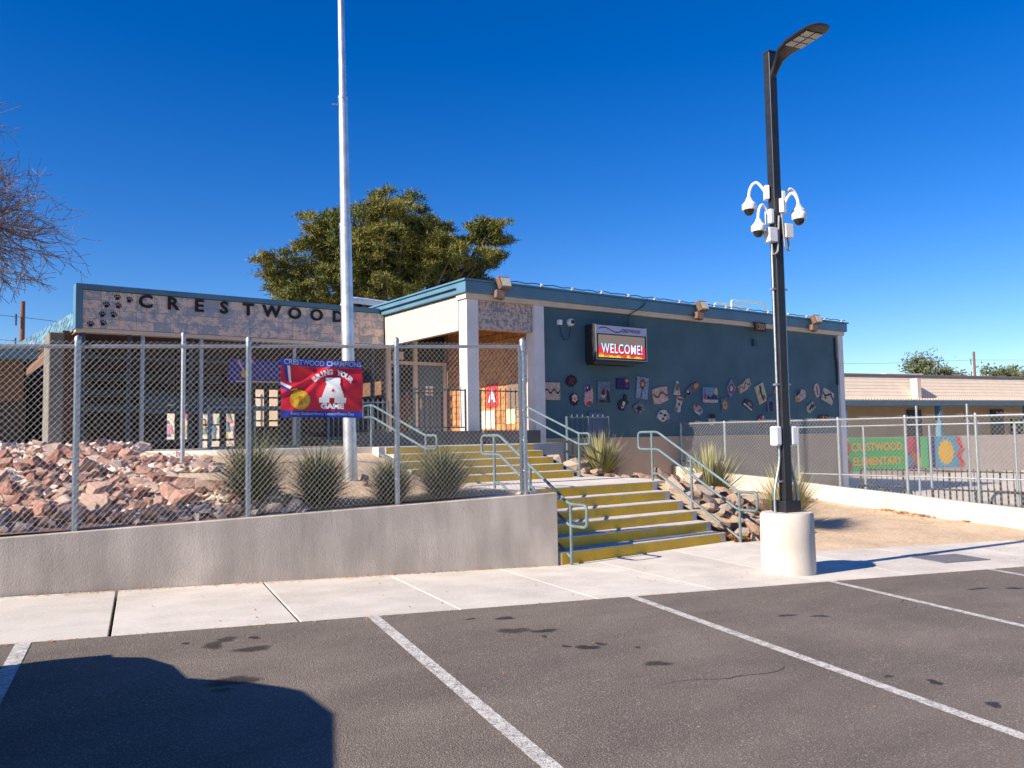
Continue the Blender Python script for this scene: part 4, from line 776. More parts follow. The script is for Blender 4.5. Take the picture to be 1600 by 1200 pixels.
m = len(sec); b.add(V, [(i * 16 + k, i * 16 + (k + 1) % 16, (i + 1) * 16 + (k + 1) % 16, (i + 1) * 16 + k) for i in range(m - 1) for k in range(16)] + [tuple(range(16)), tuple(range((m - 1) * 16, m * 16))[::-1]])
hd = b.build('light_head', 'black_pole', e, True)
for i in range(3):
    for sx in (-1, 1):
        c = Vector((LX, LY, 6.42 + .0405 + .0035 * i)) + vd * (.48 + .125 * i) + kd * sx * .068
        MB().obox(c - Vector((0, 0, .004)), kd * .056, (vd + Vector((0, 0, .03))) * .052, Vector((0, 0, .004))).build('led_module', 'lamp_glass', hd)
R2 = Vector((.81, -.58, 0)); F2 = Vector((.58, .81, 0)); LP = Vector((LX, LY, 0))
def cond(nm, pts, r, parent, mat='galvanized'): return MB().tube(fillet(pts, .12, 5), r, 10).build(nm, mat, parent, True)
lat = kd * .098; fr_ = vd * .03
e2 = empty('conduit', (LX, LY, zb), 'pair of galvanized conduits with white boxes strapped to the lamp post', 'conduit')
for sgn, r, zt in ((-1, .016, 4.25), (1, .022, 4.25)):
    q = LP + kd * (.062 + r) * sgn
    cond('pipe', [q + kd * .1 * sgn + Vector((0, 0, zb)), q + kd * .1 * sgn + Vector((0, 0, zb + .25)), q + kd * .0 * sgn + Vector((0, 0, zb + .62)), q + Vector((0, 0, 1.55))], r, e2)
    bx = MB().obox(q + kd * .045 * sgn + Vector((0, 0, 1.66)), kd * .048, vd * .06, Vector((0, 0, .12))).build('pull_box', 'white_plastic', e2, bevel=.02)
    cond('pipe', [q + Vector((0, 0, 1.78)), q + Vector((0, 0, zt))], r, e2)
    for z in (1.1, 2.3, 3.5): MB().obox(q + Vector((0, 0, z)), kd * (r + .018), vd * .03, Vector((0, 0, .012))).build('strap', 'galvanized', e2)
for sgn, dz in ((-1, 4.17), (1, 4.24)):
    o = MB().obox(LP + kd * sgn * .13 + vd * .05 + Vector((0, 0, dz)), kd * .065, vd * .055, Vector((0, 0, .09))).build('equipment_box', 'white_plastic', None, bevel=.008)
    tag(o, 'white equipment box under the dome cameras, %s' % ('on the thin conduit side' if sgn < 0 else 'larger one on the thick conduit side'), 'box')
    MB().tube(fillet([LP + kd * sgn * .13 + vd * .06 + Vector((0, 0, dz - .09)), LP + kd * sgn * .14 + vd * .08 + Vector((0, 0, dz - .26)), LP + kd * sgn * .06 + vd * .085 + Vector((0, 0, dz - .22)), LP + kd * sgn * .02 + vd * .085 + Vector((0, 0, dz + .25))], .06), .012, 8).build('cable', F(150, 150, 150), o, True)
def dome(label, d, z, out):
    d = d.normalized(); c = LP + d * .06 + Vector((0, 0, z)); e = empty('dome_camera', c, label, 'camera', 'dome cameras on the lamp post')
    MB().obox(c + d * .04, d * .03, d.cross(Vector((0, 0, 1))) * .055, Vector((0, 0, .09))).build('bracket', 'white_plastic', e, bevel=.01)
    arm = [c + d * (.06 + out * t) + Vector((0, 0, h)) for t, h in ((0, .02), (.25, .1), (.5, .145), (.75, .12), (.94, .05), (1.0, -.04), (1.0, -.09))]
    MB().tube(fillet(arm, .04, 3), .019, 10).build('gooseneck', 'white_plastic', e, True); q = c + d * (.06 + out)
    MB().lathe([(.03, -.05), (.045, -.09), (.085, -.135), (.09, -.14), (.09, -.2), (.082, -.21)], q, 24).build('housing', 'white_plastic', e, True)
    MB().lathe([(.068, -.2), (.066, -.225), (.052, -.258), (.028, -.278), (.004, -.283)], q, 20).build('dome', 'smoked_dome', e, True)
dome('upper dome camera hanging on the thin conduit side of the lamp post', -R2 + F2 * .1, 4.74, .20)
dome('lower dome camera hanging on the thin conduit side of the lamp post', -R2 - F2 * .5, 4.42, .17)
dome('dome camera on the thick conduit side facing the parking lot', R2 - F2 * .8, 4.55, .18)
dome('dome camera on the thick conduit side facing the school', R2 + F2 * .35, 4.67, .24)

# ================================================================== PLANTS
def blades(nm, n, L, wd, spread, droop, mat, seed, parent, z0=0., up=.15):
    q = np.random.RandomState(seed); V = []; Fc = []; k = 5
    az = q.uniform(0, 2 * np.pi, n); el = np.pi / 2 - np.abs(q.normal(0, spread, n)); el = np.where(el < up, up + q.uniform(0, 1.2, n), np.minimum(el, 1.55)); Ls = L * q.uniform(.55, 1.08, n); dr = droop * q.uniform(.4, 1.4, n); ws = wd * q.uniform(.7, 1.2, n)
    for i in range(n):
        h = np.array([np.cos(az[i]), np.sin(az[i]), 0]); sd_ = np.array([-h[1], h[0], 0]); p = h * .05 * q.rand() + np.array([0, 0, z0]); e_ = el[i]; o = len(V)
        for j in range(k):
            w = ws[i] * (1 - (j / (k - 1)) ** 1.6) * .5; V += [p - sd_ * w, p + sd_ * w]
            p = p + (h * np.cos(e_) + np.array([0, 0, np.sin(e_)])) * Ls[i] / (k - 1); e_ -= dr[i] / (k - 1)
        for j in range(k - 1): Fc.append((o + 2 * j, o + 2 * j + 1, o + 2 * j + 3, o + 2 * j + 2))
    return quick(nm, V, Fc, mat, parent)
def plant(nm, label, cat, grp, loc, sc, n, L, wd, spread, droop, mat, seed):
    e = empty(nm, (0, 0, 0), label, cat, grp); blades('leaves', n, L, wd, spread, droop, mat, seed, e)
    blades('dead_leaves', max(20, n // 8), L * .8, wd, spread * 1.5, droop * 1.3, 'dry_grass', seed + 50, e, up=-.1)
    e.location = loc; e.scale = (sc, sc, sc); return e
leafmat('dry_grass', (.34, .26, .15), (.46, .36, .22), 6)
for i, (x, y, s_, lab) in enumerate([(3.3, 9.8, 1.1, 'beargrass clump beside the red rocks behind the fence'), (4.08, 9.62, 1.02, 'beargrass clump below the red banner'), (5.02, 9.5, .85, 'smallest beargrass clump, behind the fence post between flagpole and stairs'), (5.74, 9.4, 1.0, 'beargrass clump closest to the stairs behind the fence')]):
    plant('beargrass', lab, 'plant', 'beargrass clumps behind the wall', (x, y + .22, hl(x, y + .22) - .03), s_ * 1.2, 1700, .76, .0095, .7, .9, 'bear_grass', i)
for i, (x, y, s_, lab) in enumerate([(11.75, 13.15, 1.25, 'large yucca among tan rocks beside the upper stairs'), (12.55, 10.9, 1.5, 'yucca behind the boulders of the lower stairs'), (12.3, 9.0, 1.4, 'yucca directly behind the concrete lamp footing'), (14.6, 12.4, .6, 'small dry yucca close to the cream wall'), (15.3, 10.9, .5, 'smallest yucca at the foot of the cream wall')]):
    plant('yucca', lab, 'plant', 'yuccas in the dirt bed', (x, y, hr(x, y) - .03), s_ * .92, 700, .86, .02, 1.0, .12, 'yucca_leaf', 20 + i)
# ================================================================== ROCKS
def hull(seed, k=13, flatz=.7):
    q = random.Random(seed); bm = bmesh.new()
    for _ in range(k):
        v = Vector((q.gauss(0, 1), q.gauss(0, 1), q.gauss(0, 1))).normalized() * q.uniform(.8, 1.05); bm.verts.new((v.x * q.uniform(.85, 1.2), v.y, v.z * flatz))
    r = bmesh.ops.convex_hull(bm, input=bm.verts); bmesh.ops.delete(bm, geom=list({g for g in r['geom_interior'] + r['geom_unused'] if isinstance(g, bmesh.types.BMVert)}), context='VERTS')
    me = bpy.data.meshes.new('rock'); bm.to_mesh(me); bm.free(); return me
RK = [hull(i) for i in range(14)]
q = random.Random(11); spots = []; gridh = {}
def try_spot(x, y, r, k):
    for dx in (-1, 0, 1):
        for dy in (-1, 0, 1):
            for (a, b, c) in gridh.get((int(x * 3) + dx, int(y * 3) + dy), []):
                if (a - x) ** 2 + (b - y) ** 2 < (k * (c + r)) ** 2: return False
    gridh.setdefault((int(x * 3), int(y * 3)), []).append((x, y, r)); return True
for it in range(30000):
    x = q.uniform(-3.2, 3.75); y = q.uniform(wally(x) + .14, walk_edge(min(x, 2.6)) + .05); 
    lim = 3.75 - .25 * (y - 9.5) * (1 if y < 12.5 else 0) + (.35 * math.sin(y * 2)) - (.6 if y > 14.6 else 0)
    if x > lim: continue
    r = q.choice([.05, .06, .07, .08, .09, .10, .11, .13, .16, .2]) * q.uniform(.85, 1.15)
    if y < wally(x) + .1 + r: continue
    if try_spot(x, y, r, .52): spots.append((x, y, r))
def px_size(x, y, z, r):
    v = Vector((x, y, z)) - Vector((0, 0, 1.7)); w = v.dot(FW); u = v.dot(RT) / w * 1290 + 800; return (r / max(w, 1) * 1290) if (w > 1 and -10 < u < 420) else 0
spots.sort(key=lambda s: -px_size(s[0], s[1], 1.2, s[2]))
for m_ in RK: m_.materials.append(MATS['red_rock'])
rest_v, rest_f, nv = [], [], 0
def rock_matrix(x, y, z, r):
    return Matrix.Translation((x, y, z)) @ Matrix.Rotation(q.uniform(0, 6.28), 4, 'Z') @ Matrix.Rotation(q.uniform(-.6, .6), 4, 'X') @ Matrix.Rotation(q.uniform(-.6, .6), 4, 'Y') @ Matrix.Diagonal((r * q.uniform(.9, 1.5), r * q.uniform(.8, 1.2), r * q.uniform(.8, 1.25), 1))
bmr = bmesh.new()
for i, (x, y, r) in enumerate(spots):
    M_ = rock_matrix(x, y, hl(x, y) + r * q.uniform(.15, .55), r); me = q.choice(RK)
    if i < 300:
        o = bpy.data.objects.new('rock', me); col.objects.link(o); o.parent = rock_slope; o.matrix_basis = M_
    else:
        t = me.copy(); t.transform(M_); bmr.from_mesh(t); bpy.data.meshes.remove(t)
me = bpy.data.meshes.new('loose_rocks'); bmr.to_mesh(me); bmr.free(); me.materials.append(MATS['red_rock']); o = bpy.data.objects.new('loose_rocks', me); col.objects.link(o); attach(o, rock_slope); tag(o, kind='stuff')
# a few single red rocks on the bare dirt behind the grasses
TR = [hull(40 + i, 15, .75) for i in range(8)]
for m_ in TR: m_.materials.append(MATS['tan_rock'])
def boulder(x, y, z, r, label, grp, k):
    o = bpy.data.objects.new('boulder', TR[k % 8]); col.objects.link(o); o.matrix_basis = rock_matrix(x, y, z, r); tag(o, label, 'boulder', grp); 
LB = 'tan boulder heaped on the slope beside the lower stairs'; UB = 'pale tan boulder around the large yucca beside the upper stairs'
k = 0; bq = random.Random(5)
for it in range(4000):
    x = bq.uniform(10.62, 12.1); y = bq.uniform(8.55, 10.4)
    r = bq.choice([.13, .16, .2, .26]) 
    if k < 46 and try_spot(x, y, r, .66): boulder(x, y, hr(x, y) + r * .3, r, ('small ' if r < .15 else 'large ' if r > .22 else 'middling ') + LB, 'tan boulders beside the lower stairs', k); k += 1
k2 = 0
for it in range(4000):
    x = bq.uniform(10.75, 13.2); y = bq.uniform(10.5, 14.2)
    if x > 11.9 and y > 12.6 or (x < 11.05 and y < 12.5): continue
    r = bq.choice([.12, .15, .18, .24])
    if k2 < 48 and try_spot(x, y, r, .68): boulder(x, y, hr(x, y) + r * .35, r, ('small ' if r < .14 else 'large ' if r > .2 else 'middling ') + UB, 'tan boulders around the large yucca', k2); k2 += 1
k3 = 0
for it in range(300):
    x = bq.uniform(3.6, 6.4); y = bq.uniform(10.6, 14.0); r = bq.choice([.06, .08, .11])
    if k3 < 16 and try_spot(x, y, r, .8):
        o = bpy.data.objects.new('rock', bq.choice(RK)); col.objects.link(o); o.parent = garden_bed; o.matrix_basis = rock_matrix(x, y, hl(x, y) + r * .3, r); k3 += 1
# pebbles and dry leaves
V = []; Fc = []; nq = np.random.RandomState(3)
def leaf_at(x, y, z, s_):
    a = nq.uniform(0, 6.28); o = len(V); c, s = np.cos(a) * s_, np.sin(a) * s_; t = nq.uniform(-.3, .5) * s_
    V.extend([(x - c, y - s, z), (x + s * .5, y - c * .5, z + t), (x + c, y + s, z + .006), (x - s * .5, y + c * .5, z + .004)]); Fc.append((o, o + 1, o + 2, o + 3))
for _ in range(900):
    y = nq.uniform(6.9, 14); x = FENX - .12 - abs(nq.normal(0, .16)); 
    if math.sin(y * 2.3) + math.sin(y * 5.1) * .6 > -.3: leaf_at(x, y, hr(x, y) + .015, .042)
for _ in range(1100):
    x = nq.uniform(10.3, 11.5); y = 8.52 + abs(nq.normal(0, .18)) - (x - 10.3) * .15; leaf_at(x, y, max(hr(x, y), lot(x, y)) + .018, .04)
for _ in range(260): x = nq.uniform(11.5, 16); y = nq.uniform(7.8, 12); leaf_at(x, y, hr(x, y) + .01, .022)
for _ in range(60): u = nq.uniform(-2, 11); v = nq.uniform(.2, 1.9); p = lp(u, v, .008 + drop(u, v)); leaf_at(p.x, p.y, p.z, .018)
for _ in range(90): u = nq.uniform(-1, 9); v = -abs(nq.normal(0, 2)); p = lp(u, v, .006); leaf_at(p.x, p.y, p.z, .012)
for _ in range(420): u = nq.uniform(-4.5, 3.1); v = vfar(u) - .03 - abs(nq.normal(0, .05)); p = lp(u, v, .008 + drop(u, v)); leaf_at(p.x, p.y, p.z, nq.uniform(.008, .022))
for _ in range(260): u = nq.uniform(-4.5, 9); p = lp(u, -abs(nq.normal(0, .05)), .006); leaf_at(p.x, p.y, p.z, nq.uniform(.006, .016))
tag(quick('dry_leaves', V, Fc, 'dry_leaf'), 'scattered brown dry leaves on dirt and pavement', 'leaves', kind='stuff')

# ================================================================== TREES
def pine(loc, seed):
    q = np.random.RandomState(seed); x0, y0, z0 = loc
    e = empty('pine_tree', loc, 'broad dark green pine tree rising behind the school roof', 'tree')
    Rh = np.array([.8126, -.5826, 0]); Fh = np.array([.5826, .8126, 0]); tr = MB()
    base = np.array(loc, float); lob = [(-5.3, 8.6, 1.1), (-4.0, 8.9, 1.3), (-4.6, 7.3, 1.1), (-3.2, 7.4, 1.2), (-2.6, 9.8, 1.3), (-3.0, 11.6, 1.05), (-2.3, 11.2, 1.2), (-1.6, 10.0, 1.4), (-1.0, 12.0, 1.4), (.2, 12.2, 1.35), (1.4, 12.0, 1.3), (2.4, 11.6, 1.1), (.3, 10.6, 1.6), (1.8, 10.2, 1.5), (2.8, 10.0, 1.2), (-.4, 8.9, 1.4), (1.2, 8.6, 1.3), (2.6, 8.3, 1.2), (3.6, 9.3, 1.1), (4.3, 10.6, .95), (5.0, 11.5, .75), (5.5, 12.0, .5), (5.7, 11.2, .45), (4.7, 9.2, .8), (5.5, 9.7, .45), (3.7, 7.9, 1.0), (4.8, 8.1, .65), (-1.8, 7.7, 1.2), (.2, 7.4, 1.1), (-5.7, 8.1, .8), (1.8, 7.2, 1.1), (3.0, 7.0, 1.0), (-3.9, 6.6, 1.0), (-2.2, 6.5, 1.0), (-.8, 6.4, .9)]
    trunk = [base, base + np.array([.1, 0, 2.5]), base + np.array([.3, .1, 4.2]), base + np.array([.4, 0, 7])]
    tr.tube(trunk, [.38, .32, .26, .12], 10)
    V = []; Fc = []; fork = base + np.array([.3, .1, 3.8])
    for i, (a, z, r0) in enumerate(lob):
        for dep in ((-1.6, 1.5) if r0 > 1 else (0,)):
            c = base + Rh * (a * .95 if a > 0 else a * .86) + Fh * (dep + q.normal(0, .5)) + np.array([0, 0, float(np.interp(z, [6.4, 8.6, 12.2], [6.1, 8.1, 10.4]))]); r = r0 * .92
            mid = fork * .5 + c * .5 + np.array([0, 0, -.5]); tr.tube([fork, mid, c], [.14, .08, .03], 6)
            subs = [(c, r, int(19 * r))]
            for _ in range(4):
                dd = q.normal(0, 1, 3); dd[2] = abs(dd[2]) * .6; dd /= np.linalg.norm(dd); subs.append((c + dd * r * 1.02, .36, 5))
            for c, r, cnt_ in subs:
              for s_ in range(cnt_):
                d = q.normal(0, 1, 3); d /= np.linalg.norm(d); d[2] *= .6; cc = c + d * r * q.uniform(.35, 1.0) * np.array([1.05, 1.05, 1]); 
                for _ in range(80):
                    p = cc + q.normal(0, .125, 3) * np.array([1.25, 1.25, .65]) ; t = q.normal(0, 1, 3) + d * .8 + np.array([0, 0, .6]); t /= np.linalg.norm(t); w = np.cross(t, q.normal(0, 1, 3)); w /= np.linalg.norm(w); L_ = q.uniform(.14, .26); o = len(V)
                    V += [p - w * .024, p + w * .024, p + t * L_]; Fc.append((o, o + 1, o + 2))
    tr.build('trunk', 'bark', e, True); quick('crown', V, Fc, 'pine_needles', e); return e
pine((18.1, 35.6, 1.5), 2)
def small_tree(loc, h, w, seed, label):
    q = np.random.RandomState(seed); e = empty('far_tree', loc, label, 'tree', 'trees beyond the far building'); b = np.array(loc, float)
    MB().tube([b, b + np.array([0, 0, h * .6])], [.2, .1], 8).build('trunk', 'bark', e); V = []; Fc = []
    for _ in range(38):
        c = b + np.array([q.normal(0, w * .3), q.normal(0, w * .3), h * q.uniform(.45, .92)]); r = w * .2
        for _ in range(110):
            p = c + q.normal(0, r * .55, 3); t = q.normal(0, 1, 3); t /= np.linalg.norm(t); wv_ = np.cross(t, q.normal(0, 1, 3)); wv_ /= np.linalg.norm(wv_); o = len(V); V += [p - wv_ * .09, p + wv_ * .09, p + t * .42]; Fc.append((o, o + 1, o + 2))
    quick('crown', V, Fc, 'far_leaves', e)
D2 = lambda px, d: Vector((0, 0, 0)) + (FW + RT * ((px - 800) / 1290)) * d
for i, (px, d, h, w, lab) in enumerate([(1442, 95, 11.2, 4.8, 'tallest green tree rising behind the far tan building'), (1482, 96, 9.9, 3.0, 'slim green tree next to the tallest tree behind the far building'), (1556, 100, 10.3, 3.4, 'green tree beside the far utility pole'), (1582, 104, 10.7, 2.8, 'feathery tree at the end of the far tree row'), (1604, 100, 10.0, 3.6, 'broad tree past the feathery one behind the far building'), (1414, 110, 9.4, 2.6, 'low tree peeking over the far roof beside the tallest one')]):
    p = D2(px, d); small_tree((p.x, p.y, -.6), h, w, 60 + i, lab)
def bare_tree(loc, seed):
    q = random.Random(seed); e = empty('bare_tree', loc, 'leafless branching tree reaching over the rock slope', 'tree'); tr = MB(); tw = MB(); cnt = [0]
    def grow(p, d, L, r, lev):
        if lev > 6 or cnt[0] > 7000: return
        pts = [p]; n = 4 if lev < 3 else 3
        for i in range(n):
            d = (d + Vector((q.gauss(0, .16), q.gauss(0, .16), q.gauss(-.01 if lev > 1 else .02, .13)))).normalized(); p = p + d * L / n; pts.append(p)
        r1 = max(.005, r * .66); rr = [max(.005, r + (r1 - r) * i / n) for i in range(n + 1)]; (tr if lev < 3 else tw).tube(pts, rr, 7 if lev < 2 else (4 if lev < 4 else 3)); cnt[0] += 1
        for i in range(4 if lev < 5 else 3):
            k = q.choice(pts[1:]) if lev > 0 else pts[-1]; ax = Vector((q.gauss(0, 1), q.gauss(0, 1), q.gauss(0, .6))).normalized()
            nd = (d * .75 + ax * (.62 if lev else .8)).normalized(); grow(k, nd, L * q.uniform(.62, .8), r1 * q.uniform(.6, .85), lev + 1)
    base = Vector(loc); tr.tube([base, base + Vector((.05, 0, 1.6)), base + Vector((.1, 0, 3.1))], [.17, .14, .125], 10)
    for d in ((.95, -.3, .75), (.9, -.35, .45), (.75, -.55, .95), (-.6, .2, .7), (-.4, -.5, .7), (.95, -.5, .3), (.1, .8, .6)):
        grow(base + Vector((.1, 0, 3.05)), Vector(d).normalized(), 1.55, .07, 1)
    tr.build('trunk', 'bark_pale', e, True); tw.build('twigs', 'bark_pale', e)
bare_tree((-1.1, 16.9, 1.45), 8)

# ================================================================== FAR BUILDING, YARD, POLES
FO = Vector((44.6, 23.4, 0)); FU = Vector((.976, -.217, 0)); FV = Vector((.217, .976, 0))
def fb(u, v, z): return FO + FU * u + FV * v + Vector((0, 0, z))
def fbox(b, u0, u1, v0, v1, z0, z1): return b.hexa([fb(u0, v0, z0), fb(u1, v0, z0), fb(u1, v1, z0), fb(u0, v1, z0)], [fb(u0, v0, z1), fb(u1, v0, z1), fb(u1, v1, z1), fb(u0, v1, z1)])
s = empty('far_building', fb(0, 2, 0), 'long tan building with blue porch posts beyond the yard', 'building')
fbox(MB(), -22, 40, 2.6, 12, -.4, 4.6).build('wall', 'tan_stucco', s)
pm('tan_siding', (.70, .57, .44), (.65, .53, .41), 2, .8, rand=.03)
for j in range(7):
    z0 = 3.42 + .18 * j; v0 = -.1 + .1 * j
    MB().hexa([fb(-22, v0, z0), fb(40, v0, z0), fb(40, v0 + .1, z0), fb(-22, v0 + .1, z0)], [fb(-22, v0 + .11, z0 + .176), fb(40, v0 + .11, z0 + .176), fb(40, v0 + .2, z0 + .176), fb(-22, v0 + .2, z0 + .176)]).build('siding_board', 'tan_siding', s)
fbox(MB(), -22, 40, .5, 12, 4.683, 4.78).build('roof_edge', F(120, 112, 116), s)
b = MB()
for i in range(260): u = -16 + i * .2; fbox(b, u, u + .1, -.75, -.05, 3.32, 3.40)
rr = b.build('corrugated_ribs', 'tan_siding', s); tag(rr, kind='stuff')
fbox(MB(), -22, 40, -.7, 0, 3.25, 3.318).build('porch_roof', 'tan_siding', s); fbox(MB(), -22, 40, -.72, -.6, 3.02, 3.245).build('porch_fascia', 'door_blue', s)
for u in (-6.4, .35, 7.4, 14): fbox(MB(), u - .09, u + .09, -.62, -.3, -.4, 3.02).build('porch_post', 'blue_fascia', s)
for u in (2.0, 9.0, 16): fbox(MB(), u - .55, u + .55, 2.5, 2.59, -.35, 2.9).build('door', F(58, 70, 90), s)
fbox(MB(), -1.0, -.72, -.35, .1, 3.41, 4.5).build('downspout', 'cream_trim', s)
fbox(MB(), 10.2, 40, 2.45, 2.59, 1.0, 2.3).build('window_strip', 'dark_glass', s)
b = fbox(MB(), -9.5, -4.5, 2.5, 2.59, -.3, 3.0).build('wall_mural', F(126, 44, 32), s)
for k, (u, z, r, c) in enumerate([(-8.2, 1.8, .9, (170, 70, 36)), (-7.3, 2.2, .8, (44, 100, 90)), (-6.0, 1.9, .8, (140, 40, 40)), (-8.9, 2.5, .5, (60, 84, 60))]):
    MB().poly([fb(u + r * math.cos(t), 2.49 - .01 * k, z + r * math.sin(t)) for t in np.linspace(0, 6.283, 15)[:-1]], FV * -.008).build('mural_shape', F(*c), b)
for k, (u, w, h, c, lab) in enumerate([(-4.6, 1.0, .55, (210, 212, 220), 'white rooftop unit on the far tan building'), (-3.2, 1.2, .5, (112, 100, 124), 'dark louvred rooftop unit next to the white one'), (4.2, 1.6, .35, (224, 226, 232), 'long low white rooftop unit by the far utility pole')]):
    o = fbox(MB(), u - w, u + w, 5, 7, 4.785, 4.9 + h).build('rooftop_unit', F(*c), None, bevel=.03); tag(o, lab, 'rooftop unit')
# mural wall
s = empty('mural_wall', fb(-3, -4.5, -.3), 'low block wall painted with green school mural and yellow sun', 'wall')
fbox(MB(), -17, 30, -4.6, -4.4, -.5, 1.42).build('wall', pm('mural_block', (.50, .41, .34), (.44, .36, .3), 3, .9), s)
def mp(nm, pts, c, d, par=s): return MB().poly([fb(u * .9 - 5.75, -4.61 - d, z) for u, z in pts], FV * -.006).build(nm, F(*c), par)
def sq(u0, u1, z0, z1): return [(u0, z0), (u1, z0), (u1, z1), (u0, z1)]
mp('mural_panel', sq(-5.1, -1.35, -.06, 1.4), (58, 168, 92), .0)
for k, (u, z, r, c) in enumerate([(-5.35, .95, .38, (176, 80, 60)), (-5.35, .2, .36, (150, 60, 62)), (-5.6, .5, .3, (90, 140, 160)), (-5.9, .7, .45, (110, 40, 40))]): mp('mural_shape', [(u + r * math.cos(t), z + r * math.sin(t)) for t in np.linspace(0, 6.283, 13)[:-1]], c, .01 + .008 * k)
mp('mural_panel', sq(-8.1, -6.1, -.1, 1.35), (58, 120, 100), 0); mp('mural_shape', sq(-8.0, -7.3, .0, 1.3), (196, 170, 110), .01); mp('mural_shape', sq(-7.2, -6.9, -.05, 1.33), (120, 180, 220), .012); mp('mural_shape', [(-7.7 + .2 * math.cos(t), .2 + .2 * math.sin(t)) for t in np.linspace(0, 6.283, 13)[:-1]], (80, 120, 190), .02)
mp('mural_panel', sq(-1.34, .25, -.06, 1.4), (120, 70, 90), 0)
for k, (u, z, r, c) in enumerate([(-.9, 1.05, .35, (190, 60, 90)), (-.5, .5, .4, (170, 90, 60)), (-1.05, .3, .28, (80, 120, 150)), (-.3, .2, .22, (200, 170, 70)), (-.6, .9, .25, (150, 50, 60))]): mp('mural_shape', [(u + r * math.cos(t), z + r * math.sin(t)) for t in np.linspace(0, 6.283, 13)[:-1]], c, .01 + .008 * k)
mp('mural_panel', sq(-.28, .24, -.05, 1.39), (84, 176, 110), .055)
mp('mural_panel', sq(.26, 2.55, -.06, 1.4), (84, 150, 176), 0); mp('mural_shape', sq(.28, .8, -.04, 1.38), (52, 60, 100), .01)
mp('mural_shape', [(1.6 + (.5 if i % 2 else .62) * math.cos(math.pi * i / 14), .66 + (.5 if i % 2 else .62) * math.sin(math.pi * i / 14)) for i in range(28)], (226, 176, 56), .01)
mp('mural_shape', [(2.75 + .14 * math.sin(z * 9), z) for z in np.linspace(-.04, 1.38, 14)] + [(2.5 + .14 * math.sin(z * 9), z) for z in np.linspace(1.38, -.04, 14)], (214, 62, 62), .016)
for t, z in (('CRESTWOOD', .98), ('ELEMENTARY', .34)):
    letter('mural_lettering', t, .5, lambda x, y, z_, z=z: fb(-8.65 + x * .88, -4.632 - z_, z + y), F(216, 150, 60), s, sx=1.12, bold=.012)
# iron pickets and bicycle racks in the yard
YP = (19.0, 14.2); 
picket('yard_railing', 'black iron picket railing in the yard below the mural', (22.6, 13.9), (22.6, 6.0), -.35, .62, .16, 'black_iron', .014, posts=8)
picket('yard_railing', 'second black iron picket railing nearer the cream wall', (18.4, 9.6), (18.4, 4.6), -.35, .42, .13, 'black_iron', .014, posts=7)
for k, (x, y) in enumerate(((19.2, 11.6), (19.2, 10.9), (18.9, 8.2))):
    o = MB().tube(fillet([(x, y - .4, -.35), (x, y - .4, .35), (x, y + .4, .35), (x, y + .4, -.35)], .3, 6), .03, 8).build('bicycle_rack', 'dark_handrail', None, True); tag(o, 'dark bent pipe bicycle rack in the yard behind the cream wall', 'bicycle rack', 'bicycle racks in the yard')
# utility poles with wires
def upole(p, h, lab, wd):
    e = empty('utility_pole', p, lab, 'utility pole'); x, y, z = p
    MB().tube([(x, y, z), (x, y, z + h)], [.17, .12], 10).build('pole', 'wood_pole', e, True)
    for k in range(3):
        zz = z + h - .9 - 1.35 * k; MB().tube([(x - wd.x * .35, y - wd.y * .35, zz - .5), (x - wd.x * .35, y - wd.y * .35, zz + .15)], .05, 6).build('insulator', 'black_iron', e)
        MB().tube([Vector((x, y, zz)) + wd * t + Vector((0, 0, .0018 * t * t - .09 * abs(t) * .4)) for t in range(-60, 61, 10)], .013, 4).build('wire', 'wire_black', e)
p = D2(33, 46); upole((p.x, p.y, 1.0), 8.75, 'brown wooden utility pole beyond the rock slope', Vector((.93, .36, 0)))
p = D2(1524, 88); upole((p.x, p.y, -.6), 10.6, 'distant wooden utility pole behind the far tan building', Vector((.80, -.60, 0)))
# things on the school roof
e = empty('roof_ladder', (20, 17, 5.2), 'pale yellow pipe guard rail on the blue wing roof', 'railing'); pm('ladder_yellow', lin((226, 218, 160)), None, 5, .5)
for dx, dy in ((0, 0), (.0, .7)): MB().tube(fillet([(21.2 + dx, 17.3 + dy, 5.2), (21.2 + dx, 17.3 + dy, 6.0), (22.9 + dx, 17.3 + dy, 6.0), (22.9 + dx, 17.3 + dy, 5.2)], .1), .025, 8).build('guard_rail', 'ladder_yellow', e, True)
MB().tube(fillet([(20.0, 17.3, 5.2), (20.0, 17.3, 5.45), (21.1, 17.3, 5.6), (21.1, 17.3, 5.2)], .1), .03, 8).build('gas_pipe', 'ladder_yellow', e, True)
o = MB().box(19.3, 19.8, 18.0, 18.5, 5.2, 5.75).build('roof_vent_box', 'white_plastic', None, bevel=.02); tag(o, 'white vent box on the blue wing roof near the floodlight', 'vent')
o = MB().tube(fillet([(9.0, 20.2, 5.0), (9.15, 20.3, 5.42), (9.5, 20.4, 5.46), (11.2, 20.9, 5.5)], .1), .09, 10).build('roof_duct', F(216, 218, 226), None, True); tag(o, 'white pipe duct on the canopy roof beside the flagpole', 'duct')
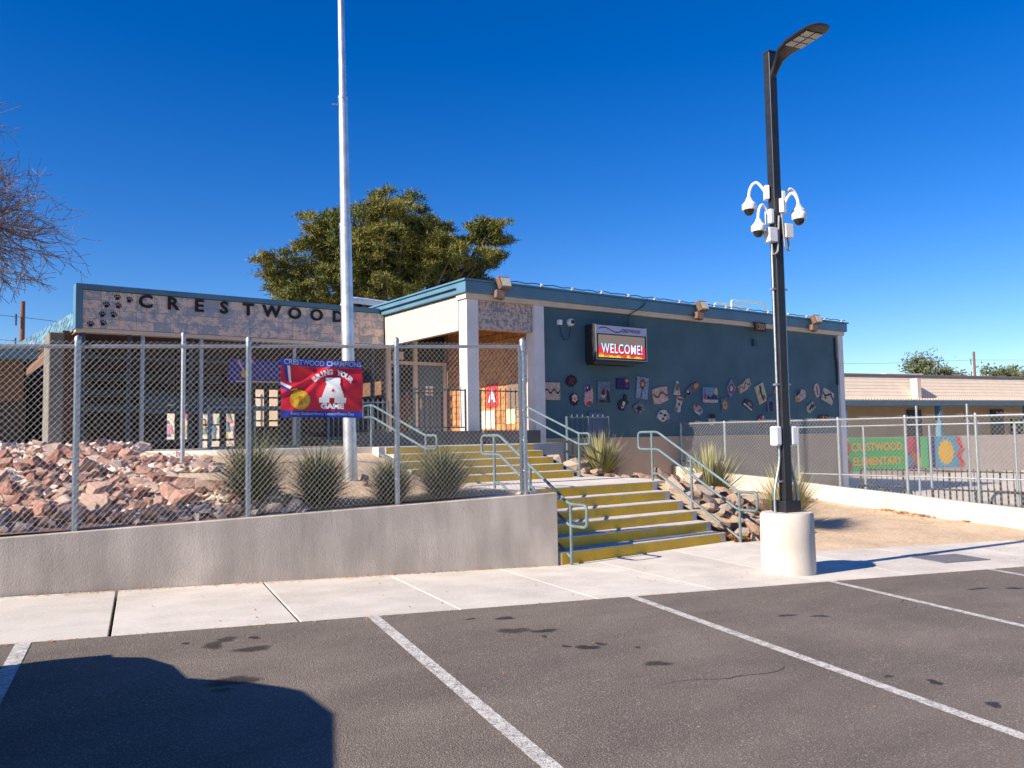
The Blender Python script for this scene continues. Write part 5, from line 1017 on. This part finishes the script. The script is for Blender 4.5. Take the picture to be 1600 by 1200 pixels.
# ================================================================== PARKED CAR just left of the view, whose shadow crosses the bay
def car(loc, yaw):
    e = empty('parked_car', (0, 0, 0), 'dark grey hatchback parked nose to the kerb in the next bay', 'car')
    side = [(-2.2, .35), (-2.22, .75), (-2.1, .98), (-1.95, 1.02), (1.0, 1.0), (1.7, .93), (2.0, .84), (2.15, .7), (2.2, .4), (2.0, .28), (-2.0, .28)]
    V = []
    for w in (-.90, -.84, .84, .90):
        k = 1 if abs(w) < .88 else .985
        for y, z in side: V.append((w, y * k, .63 + (z - .63) * (1 if abs(w) < .88 else .93)))
    n = len(side); Fc = [tuple(range(n))[::-1], tuple(range(3 * n, 4 * n))] + [(a * n + i, a * n + (i + 1) % n, (a + 1) * n + (i + 1) % n, (a + 1) * n + i) for a in range(3) for i in range(n)]
    b = MB().add(V, Fc).build('body', 'car_paint', e, bevel=.03)
    lo = [(-.82, -1.95), (.82, -1.95), (.82, .9), (.74, 1.3), (.5, 1.58), (-.5, 1.58), (-.74, 1.3), (-.82, .9)]; hi = [(-.56, -1.6), (.56, -1.6), (.63, .1), (.56, .62), (.3, .95), (-.3, .95), (-.56, .62), (-.63, .1)]
    hz = lambda y: 1.58 - .11 * max(0, .5 - y) ** 1.2 - .09 * max(0, y - .1)
    MB().hexa([(x, y, .98) for x, y in lo], [(x, y, hz(y)) for x, y in hi]).build('cabin', 'dark_glass', e, bevel=.07)
    MB().hexa([(x * .9, y * .9, hz(y) - .02) for x, y in hi], [(x * .8, y * .8, hz(y) + .025) for x, y in hi]).build('roof', 'car_paint', e, bevel=.02)
    for sx in (-1, 1):
        for y in (-1.35, 1.35):
            w = MB().lathe([(.3, -.1), (.33, -.08), (.33, .08), (.3, .1)], (sx * .8, y, .33), 24, (1, 0, 0)).build('wheel', 'rubber', e, True); MB().lathe([(.2, 0), (.19, .02), (.05, .025)], (sx * .9, y, .33), 20, (sx, 0, 0)).build('rim', 'alloy', w, True)
        MB().box(sx * .62 - .17, sx * .62 + .17, 2.1, 2.19, .62, .75).build('headlight', 'car_light', e); MB().box(sx * .7 - .14, sx * .7 + .14, -2.22, -2.12, .7, .9).build('tail_light', F(150, 20, 24), e); MB().obox((sx * .9, 1.0, .99), (.07, 0, 0), (0, .04, 0), (0, 0, .05)).build('mirror', 'car_paint', e, bevel=.02)
    e.location = loc; e.rotation_euler = (0, 0, yaw)
car((-1.3, 4.72, lot(-1.3, 4.72)), R(-11.5))
